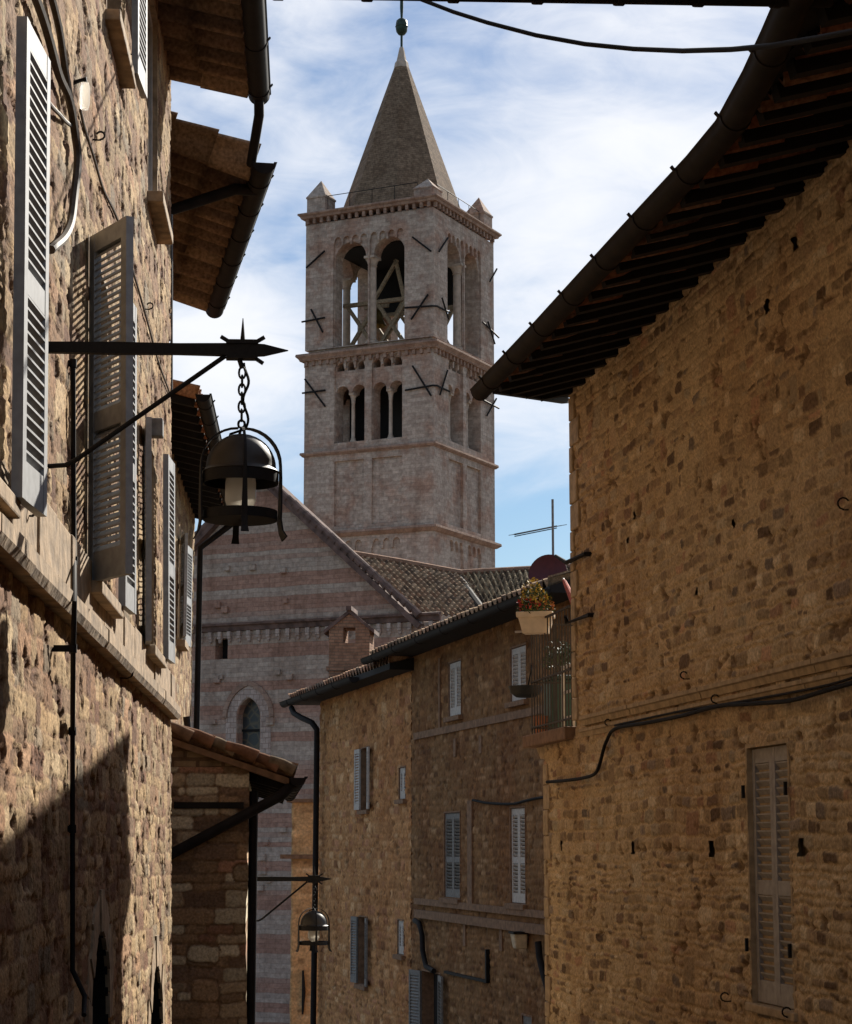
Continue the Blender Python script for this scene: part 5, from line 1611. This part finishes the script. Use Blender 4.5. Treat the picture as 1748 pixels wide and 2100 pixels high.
for k in range(4):
    a, b = (0, TW) if k in (0, 2) else (THK, TW - THK)
    y0 = PRO
    aa, bb = (PRO, TW - PRO) if k in (0, 2) else (THK, TW - THK)
    add_slab(mb, k, rect(aa, bb, z_s2 - .3, z_c1 + .4), op1, y0, THK)
    add_slab(mb, k, rect(aa, bb, z_s3, z_s2 - .301), op2 + row, y0, THK)
    add_slab(mb, k, rect(aa, bb, z_bot, z_s3 - .001), [], y0, THK)
mb.build('wall', M['tower'], T_)
# proud lesenes and arcaded bands
def panel(s0, s1, z0, z1, n, r):
    """panel outline with n little arches along its top"""
    pts = [(s0, z0), (s1, z0)]
    w = (s1 - s0)/n
    for i in range(n-1, -1, -1):
        c = s0 + w*(i+.5); rr_ = w*.5 - r
        pts.append((c + rr_, z1 - w*.5))
        for q in range(1, 8):
            t = math.pi*q/8; pts.append((c + rr_*math.cos(t), z1 - w*.5 + rr_*1.25*math.sin(t)))
        pts.append((c - rr_, z1 - w*.5))
        if i: pts += [(c - rr_, z1 - w*.9), (c - w/2 - r*.3, z1 - w*.95)]
    # drop the first corner down to the panel edge
    out = [pts[0], pts[1], (s1, z1 - w*.9)] + pts[2:] + [(s0, z1 - w*.9)]
    return out
mb = MB()
for k in range(4):
    a, b = (0, TW) if k in (0, 2) else (PRO, TW - PRO)
    pT1 = z_c1 - .55
    add_slab(mb, k, rect(a, b, z_s2 + .25, z_c1 + .3), [panel(1.66, 3.71, hz0 - .05, pT1, 4, .06), panel(3.79, 5.84, hz0 - .05, pT1, 4, .06)], 0, PRO)
    sp = [panel(1.78, 3.55, b0z - .05, rowz + .42, 3, .07), panel(3.95, 5.72, b0z - .05, rowz + .42, 3, .07)]
    add_slab(mb, k, rect(a, b, z_s3 + .02, z_s2 - .25), sp, 0, PRO)
    add_slab(mb, k, rect(a, b, z_s4 + .02, z_s3 - .2), [rect(1.80, 3.52, z_s4 + .3, z_s3 - .55), rect(3.98, 5.70, z_s4 + .3, z_s3 - .55)], 0, PRO)
    zb4 = z_s4 - .35
    add_slab(mb, k, rect(a, b, z_bot, z_s4 - .22), [panel(1.80, 3.52, z_bot + .5, zb4 - .1, 3, .07), panel(3.98, 5.70, z_bot + .5, zb4 - .1, 3, .07)], 0, PRO)
mb.build('pilasters', M['tower'], T_)
# cornices
def ring_prof(mb, z, prof, inset=0.0):
    """prof: list of (out, dz); closed loop of mitred profile around the tower"""
    n = len(prof); vs = []; fs = []
    cs = [(-TW, 0, -1, -1), (0, 0, 1, -1), (0, TW, 1, 1), (-TW, TW, -1, 1)]
    for (x, y, sx, sy) in cs:
        for o_, dz in prof: vs.append((x + sx*(o_ - inset), y + sy*(o_ - inset), z + dz))
    for c in range(4):
        d = (c+1) % 4
        for i in range(n):
            j = (i+1) % n; fs.append((c*n+i, d*n+i, d*n+j, c*n+j))
    mb.add(vs, fs)
def dentils(mb, z, h, out, w, gap):
    for k in range(4):
        fx = face_xform(k); s = .05
        while s < TW - .05:
            vs = [fx(s, -out, z), fx(s+w, -out, z), fx(s+w, .02, z), fx(s, .02, z), fx(s, -out, z+h), fx(s+w, -out, z+h), fx(s+w, .02, z+h), fx(s, .02, z+h)]
            mb.add(vs, [(0,3,2,1),(4,5,6,7),(0,1,5,4),(1,2,6,5),(2,3,7,6),(3,0,4,7)]); s += w + gap
mb = MB()
ring_prof(mb, z_top, [(-.6, .02), (.34, .02), (.35, -.06), (.24, -.16), (.20, -.26), (-.6, -.26)]); dentils(mb, z_top - .54, .279, .13, .16, .26)
mb.build('cornice', M['tower_trim'], T_); mb = MB()
ring_prof(mb, z_s2, [(-.6, .12), (.36, .02), (.38, -.10), (.24, -.24), (.2, -.34), (-.6, -.34)]); dentils(mb, z_s2 - .60, .259, .13, .16, .26)
mb.build('cornice', M['tower_trim'], T_); mb = MB()
ring_prof(mb, z_s3, [(-.6, .14), (.16, .02), (.18, -.08), (.06, -.2), (-.6, -.22)])
mb.build('cornice', M['tower_trim'], T_); mb = MB()
ring_prof(mb, z_s4, [(-.6, .2), (.26, .02), (.28, -.10), (.08, -.26), (-.6, -.28)])
mb.build('cornice', M['tower_trim'], T_)
# sill blocks and floors inside
mb = MB()
mb.box(-TW + THK + .002, -THK - .002, THK + .002, TW - THK - .002, z_top - .5, z_top - .1); mb.build('floor', M['wood'], T_); mb = MB()
mb.box(-TW + THK + .002, -THK - .002, THK + .002, TW - THK - .002, z_s3 - .7, z_s3 - .3); mb.build('floor', M['wood'], T_); mb = MB()
mb.box(-TW + THK + .004, -THK - .004, THK + .004, TW - THK - .004, aTop - .1, aTop + .1); mb.build('floor', M['wood'], T_); mb = MB()  # ceiling added to keep the tops of the belfry arches dark
mb.box(-TW + THK + .004, -THK - .004, THK + .004, TW - THK - .004, z_s2 - .2, z_s2 + .05)  # added to shut light out of the stage below
mb.build('floor', M['wood'], T_)
mb = MB(); mb.box(-6.0, -3.6, 2.2, 6.0, z_s3 - .299, z_s2 - .201); mb.build('dark_core', M['wood'], T_)  # dark box added inside so the paired openings look unlit
# colonnettes
def colonnette(s, z0, z1, r, capw):
    for k in range(4):
        mbc = MB()
        fx = face_xform(k); cx, cy, _ = fx(s, PRO + .30, 0)
        h = z1 - z0
        prof = [(r*1.7, 0), (r*1.7, .10), (r*1.25, .16), (r*1.35, .20), (r, .26), (r*.92, h - .52), (r*1.15, h - .49), (r*1.0, h - .45), (r*1.3, h - .25), (capw*.62, h - .10)]
        mbc.lathe(prof, 14, (cx, cy, z0))
        mbc.box(cx - capw/2, cx + capw/2, cy - capw/2 - .1, cy + capw/2 + .1, z1 - .105, z1 + .02) if k in (0, 2) else mbc.box(cx - capw/2 - .1, cx + capw/2 + .1, cy - capw/2, cy + capw/2, z1 - .105, z1 + .02)
        mbc.build('colonnette', M['pale_stone'], T_, smooth=True)
M['pale_stone'] = mat_plain('pale_column_stone', (.50, .40, .32), .85, 0, .25, 4, .4, .01)
colonnette(3.75, hz0, aTop - .92, .22, .60)
colonnette(2.66, b0z, bT - .39, .10, .28)
colonnette(4.84, b0z, bT - .39, .10, .28)
# spire
cx, cy = -TW/2, TW/2
zsp0 = z_top + .02; zsp1 = WT.local(at(826, 128, 109.05)).z
def octa(r, z): return [(cx + r*math.cos(R(22.5 + 45*k)), cy + r*math.sin(R(22.5 + 45*k)), z) for k in range(8)]
def loft(mb, loops):
    vs = [p for l in loops for p in l]; n = len(loops[0]); fs = []
    for i in range(len(loops)-1):
        for k in range(n): fs.append((i*n+k, i*n+(k+1) % n, (i+1)*n+(k+1) % n, (i+1)*n+k))
    fs.append(tuple(range(n))[::-1]); fs.append(tuple((len(loops)-1)*n+k for k in range(n)))
    return mb.add(vs, fs)
mb = MB(); loft(mb, [octa(3.5, zsp0 - .05), octa(.30, zsp1)]); spire = mb.build('spire', M['spire'], T_)
mb = MB(); zt_ = WT.local(at(826, 98, 109.05)).z
loft(mb, [octa(.52, zsp1 - 1.1), octa(.44, zsp1 - .5), octa(.44, zsp1 - .45), octa(.36, zsp1 - .02), octa(.27, zsp1 + .1), octa(.12, zt_), octa(.05, zt_ + .05)])
mb.build('collar', M['pale_stone'], spire)
zb1 = WT.local(at(826, 72, 109.05)).z; zb2 = WT.local(at(826, 38, 109.05)).z; zf = WT.local(at(826, -8, 109.05)).z
mb = MB(); rb = .33; hb = zb2 - zb1
mb.lathe([(0, 0), (rb*.55, .03*hb), (rb*.9, .2*hb), (rb, .42*hb), (rb*1.0, .47*hb), (rb*1.08, .5*hb), (rb, .53*hb), (rb, .6*hb), (rb*.88, .85*hb), (rb*.5, .97*hb), (0, hb)], 20, (cx, cy, zb1))
mb.tube([(cx, cy, zt_ - .1), (cx, cy, zb1 + .05)], .07, 8); mb.tube([(cx, cy, zb2 - .03), (cx, cy, zb2 + .6), (cx, cy, zf + 1.2)], [.06, .10, .07], 8)
mb.tube([(cx - .45, cy, zf + .7), (cx + .45, cy, zf + .7)], .05, 6)
mb.build('finial', mat_plain('verdigris_bronze', (.035, .06, .045), .5, .5, .4, 6), spire, smooth=True)
# corner pinnacles
def pinnacle(x, y, h=1.0):
    mb = MB(); w = .55
    mb.box(x - w, x + w, y - w, y + w, z_top + .021, z_top + .9*h)
    mb.box(x - w - .04, x + w + .04, y - w - .04, y + w + .04, z_top + .9*h + .001, z_top + 1.0*h)
    q = w + .02; t = z_top + 1.0*h
    mb.add([(x - q, y - q, t + .001), (x + q, y - q, t + .001), (x + q, y + q, t + .001), (x - q, y + q, t + .001), (x, y, t + 1.0*h)], [(0, 3, 2, 1), (0, 1, 4), (1, 2, 4), (2, 3, 4), (3, 0, 4)])
    return mb.build('pinnacle', M['tower'], T_)
pinnacle(-TW + .55, .62); pinnacle(-.62, .62, .6); pinnacle(-.62, TW - .55); pinnacle(-TW + .55, TW - .55)
# thin railing round the platform
mb = MB()
for k in range(4):
    fx = face_xform(k)
    for dz in (1.0,): mb.tube([fx(1.1, .35, z_top + dz), fx(TW - 1.1, .35, z_top + dz)], .022, 5)
    for i in range(5):
        s = 1.1 + (TW - 2.2)*i/4; mb.tube([fx(s, .35, z_top), fx(s, .35, z_top + 1.0)], .018, 5)
mb.build('platform_railing', M['iron'], T_)
# iron tie rods with their cross bars
def ft(px, py):
    u, z = WT.hit(px, py); return face_xform(0)(u + TW, -.10, z)
dRt = -vpdir(2950) * -1
WTR = Plane((pT.x, pT.y), vpdir(2950))
def rt(px, py):
    u, z = WTR.hit(px, py); return (.10, u, z)
bars = [[ft(630, 550), ft(668, 515)], [ft(848, 487), ft(886, 516)], [rt(897, 516), rt(915, 488)], [rt(999, 578), rt(1013, 552)],
        [ft(640, 635), ft(664, 682)], [ft(845, 656), ft(880, 604)], [rt(903, 611), rt(916, 655)], [rt(995, 660), rt(1009, 706)],
        [ft(627, 778), ft(669, 834)], [ft(848, 751), ft(886, 812)], [rt(899, 810), rt(914, 760)], [rt(993, 853), rt(1012, 818)],
        [ft(621, 661), ft(668, 652)], [ft(622, 807), ft(669, 801)], [ft(832, 632), ft(889, 628), rt(893, 628), rt(918, 641)], [ft(833, 801), ft(889, 791), rt(893, 791), rt(918, 803)],
        [rt(985, 661), rt(1017, 693)], [rt(975, 815), rt(1017, 838)]]
for b in bars:
    mb = MB(); mb.tube(b, .05, 6); mb.build('tie_rod', M['iron'], T_)
# timber bell frame inside the belfry
mb = MB()
zf0 = hz0 + .1; zf1 = aTop - .4
for y in (2.2, 4.9):
    for (x0_, x1_) in ((-6.2, -4.4), (-4.4, -2.6), (-2.6, -1.2)):
        mb.bar((x0_, y, zf0), (x1_, y, zf0 + 2.6), .18, .18); mb.bar((x1_, y + .02, zf0), (x0_, y + .02, zf0 + 2.6), .18, .18)
    mb.bar((-6.4, y, zf0 + 2.62), (-1.1, y, zf0 + 2.62), .22, .2); mb.bar((-6.4, y, zf0), (-1.1, y, zf0), .22, .2)
    mb.bar((-4.6, y, zf0 + 2.7), (-3.2, y, zf0 + 4.8), .16, .16); mb.bar((-2.8, y, zf0 + 2.7), (-3.3, y, zf0 + 4.8), .16, .16)
mb.build('bell_frame', M['beam'], T_)
mb = MB(); mb.box(-6.2, -1.3, 5.3, 5.4, zf0 + 2.75, aTop - .11); mb.box(-3.7, -2.7, 5.42, 5.5, zf0 + .3, zf0 + 2.7); mb.build('dark_panels', M['wood'], T_)  # dark panels added to block the sky and darken the belfry
prof_b = [(.02, 1.05), (.20, 1.0), (.30, .9), (.36, .6), (.44, .3), (.60, .05), (.62, .0), (.56, .0), (.40, .3), (.30, .8), (.0, .92)]
def bell(x, y, z, s, label):
    w = WT.world((x, y, z))
    o = thing('bell', label, 'bell', tuple(w), WT.rz, 'bells in the tower')
    mb = MB(); mb.lathe([(r*s, zz*s) for r, zz in prof_b], 24, (0, 0, z)); mb.build('body', M['bronze'], o, smooth=True)
    mb = MB(); mb.bar((-.8*s, 0, z + 1.2*s), (.8*s, 0, z + 1.2*s), .16, .22); mb.tube([(0, 0, z + .98*s), (0, 0, z + 1.15*s)], .08, 8); mb.build('headstock', M['beam'], o)
bell(-2.55, 3.5, zf0 + .5, 1.15, 'bronze bell low in the right arch of the belfry front')
bell(-5.1, 3.5, zf0 + 1.7, .9, 'smaller dark bell in the left arch of the belfry front')

# ================================================================== WROUGHT IRON LANTERNS
def lantern(label, wl, uR, bar_len, zbar, brace_dz, lamp_x, chain_len, s=1.0):
    """bracket leaves the wall at local x = uR along local -y; all heights absolute"""
    o = thing('street_lantern', label, 'lantern', tuple(wl.world((uR, 0, zbar))), wl.rz, 'bell-shaped iron street lanterns on wall brackets')
    z = zbar
    # bracket arm tapers into a point past the star
    mb = MB()
    def yy(d): return -d
    sec = [(0, .050, .034), (.4*bar_len, .055, .036), (.75*bar_len, .050, .034), (lamp_x - .07, .056, .04), (lamp_x + .03, .058, .044), (lamp_x + .10, .05, .04), (lamp_x + .21*s, .004, .004)]
    vs = []; fs = []
    for d, h, w in sec:
        vs += [(-w/2, yy(d), z - h/2), (w/2, yy(d), z - h/2), (w/2, yy(d), z + h/2), (-w/2, yy(d), z + h/2)]
    for i in range(len(sec)-1):
        for k in range(4): fs.append((i*4+k, i*4+(k+1) % 4, (i+1)*4+(k+1) % 4, (i+1)*4+k))
    fs += [(0, 1, 2, 3), tuple(reversed([len(vs)-4+k for k in range(4)]))]
    mb.add(vs, fs)
    mb.box(-.03, .03, yy(lamp_x + .07), yy(lamp_x - .075), z - .044, z - .026); mb.box(-.03, .03, yy(lamp_x + .07), yy(lamp_x - .075), z + .026, z + .044)
    mb.build('arm', M['iron'], o)
    mb = MB(); mb.tube([(0, .03, z + brace_dz), (0, -.10, z + brace_dz + .01), (0, -.14, z + brace_dz + .03), (0, yy(lamp_x - .08), z - .03)], .0115, 8); mb.build('brace', M['iron'], o)
    mb = MB(); c = Vector((0, yy(lamp_x), z))
    mb.tube([c + Vector((0, 0, .03)), c + Vector((0, 0, .15))], [.013, .002], 8)
    for (dy, dz) in ((-.10, .062), (.10, .062), (-.095, -.062)):
        mb.bar(c + Vector((0, dy*.25, dz*.25)), c + Vector((0, dy, dz)), .018, .016)
    mb.build('star', M['iron'], o)
    # chain
    zl = z - .04 - chain_len
    mb = MB()
    mb.tube([c + Vector((0, 0, -.02)), c + Vector((0, .012, -.05)), c + Vector((0, 0, -.085))], .012, 8)
    n = 6; lh = (chain_len - .045)/n*1.32
    for i in range(n):
        zc_ = z - .095 - (chain_len - .06)*(i + .3)/n
        pts = []
        for k in range(13):
            q = 2*math.pi*k/12; a = .015*math.cos(q); b = lh/2*math.sin(q)
            pts.append((0, c.y + a, zc_ + b) if i % 2 == 0 else (a, c.y, zc_ + b))
        mb.tube(pts, .0052, 6, cap=False)
    mb.build('chain', M['iron'], o)
    # electric cable twined down the chain
    mb = MB(); pts = []
    for k in range(20):
        t = k/19; pts.append((.012*math.sin(9*t), c.y - .018 + .012*math.cos(11*t), z - .06 - (chain_len + .01)*t))
    pts.append((0, c.y + .05, zl - .055)); pts.append((0, c.y + .055, zl - .075))
    mb.tube(pts, .0065, 6); mb.build('flex', M['cable'], o)
    # cage
    ly = c.y; zt = zl - .028                      # top of hoops
    Rr = .172*s
    H1 = .232*s; H2 = .405*s                      # upper and lower rings below the top
    mb = MB()
    mb.lathe([(Rr - .006, -H1 + .02), (Rr, -H1 + .02), (Rr, -H1 - .026), (Rr - .006, -H1 - .026), (Rr - .006, -H1 + .02)], 40, (0, ly, zt))
    mb.lathe([(Rr*.70, -H1 + .022), (Rr, -H1 + .026), (Rr, -H1 + .02), (Rr*.70, -H1 + .016), (Rr*.70, -H1 + .022)], 40, (0, ly, zt))
    mb.lathe([(Rr - .012, -H2 + .022), (Rr - .004, -H2 + .022), (Rr - .004, -H2 - .022), (Rr - .012, -H2 - .022), (Rr - .012, -H2 + .022)], 40, (0, ly, zt))
    mb.lathe([(.012, -H2 - .012), (Rr - .01, -H2 - .016), (Rr - .01, -H2 - .022), (.012, -H2 - .022)], 40, (0, ly, zt))
    mb.build('rings', M['iron'], o, smooth=True)
    for k in range(4):
        q = R(90*k + 8); dx, dy = math.cos(q), math.sin(q)
        mb = MB(); prof = []
        for i in range(9):
            t = math.pi/2*i/8; prof.append((.012 + (Rr + .006 - .012)*math.sin(t), -(Rr*1.0)*(1 - math.cos(t))))
        prof += [(Rr + .007, -H1), (Rr + .006, -H2 + .03), (Rr + .004, -H2 - .02), (Rr + .012, -H2 - .07), (Rr + .028, -H2 - .10)]
        w = [.006]*9 + [.008, .012, .013, .013, .017]
        vs = []; fs = []
        wscale = 5.0 if k in (1, 3) else 1.1
        for i, ((r_, dz), ww_) in enumerate(zip(prof, w)):
            ww_ = ww_*wscale*s
            for (rr_, sg) in ((r_, -1), (r_, 1), (r_ + .007, 1), (r_ + .007, -1)):
                vs.append((dx*rr_ - dy*sg*ww_, ly + dy*rr_ + dx*sg*ww_, zt + dz))
        for i in range(len(prof)-1):
            for j in range(4): fs.append((i*4+j, i*4+(j+1) % 4, (i+1)*4+(j+1) % 4, (i+1)*4+j))
        fs += [(0, 1, 2, 3), tuple(reversed([len(vs)-4+j for j in range(4)]))]
        mb.add(vs, fs); mb.build('hoop', M['iron'], o)
    mb = MB(); mb.tube([(0, ly + .015*math.cos(2*math.pi*k/10), zt + .02 + .018*math.sin(2*math.pi*k/10)) for k in range(11)], .006, 6, cap=False); mb.build('ring_loop', M['iron'], o)
    # dome and glass
    mb = MB(); rd = .160*s; pr = []
    for i in range(11):
        t = math.pi/2*i/10; pr.append((rd*math.sin(t), -.028 - (H1 - .075)*(1 - math.cos(t))))
    pr += [(rd*1.02, -H1 + .04), (rd*1.10, -H1 + .028), (rd*1.06, -H1 + .026)] + [(rd*.96*math.sin(math.pi/2*i/10), -.034 - (H1 - .075)*(1 - math.cos(math.pi/2*i/10))) for i in range(10, -1, -1)]
    mb.lathe(pr, 40, (0, ly, zt)); mb.build('dome', mat_plain('dark_bronze_dome', (.028, .022, .016), .5, .0, .35, 10, .15, .001), o, smooth=True)
    mb = MB(); rg_ = .070*s
    mb.lathe([(rg_*.9, -H1 + .02), (rg_, -H1 - .02), (rg_, -H2 + .07), (rg_*.85, -H2 + .04), (rg_*.45, -H2 + .018), (0, -H2 + .012), (0, -H2 + .016), (rg_*.42, -H2 + .022), (rg_*.8, -H2 + .046), (rg_*.95, -H2 + .075), (rg_*.95, -H1 - .02), (rg_*.86, -H1 + .02)], 28, (0, ly, zt))
    mb.build('glass', M['glass'], o, smooth=True)
    return o
uB = WL.hit(94, 960)[0]
zbar = WL.hit(120, 708)[1]
p_star = at(497, 713, 9.0)
lp = WL.local(p_star)
w_root = WL.world((uB, 0, 0))
dstar = -WL.local(at(497, 713, w_root.y)).y
zbar = at(497, 713, w_root.y).z
zbr = at(100, 958, w_root.y).z
zch = at(497, 862, w_root.y).z
lantern('big bell-shaped iron street lantern hanging on a chain from the lit wall', WL, uB, dstar - .1, zbar, zbr - zbar, dstar, zbar - .04 - zch + .0)
# far lantern on the side wall of the low stone building
WS = Plane((cr.x, cr.y), dSide)
uS = 5.2
wS = WS.world((uS, 0, 0))
ps = at(645, 1803, wS.y); dS = -WS.local(ps).y
zS = ps.z
zbS = at(520, 1890, wS.y).z; zcS = at(640, 1858, wS.y).z
lantern('small distant iron street lantern in front of the long downpipe', WS, uS, dS - .1, zS, zbS - zS, dS, zS - .04 - zcS)
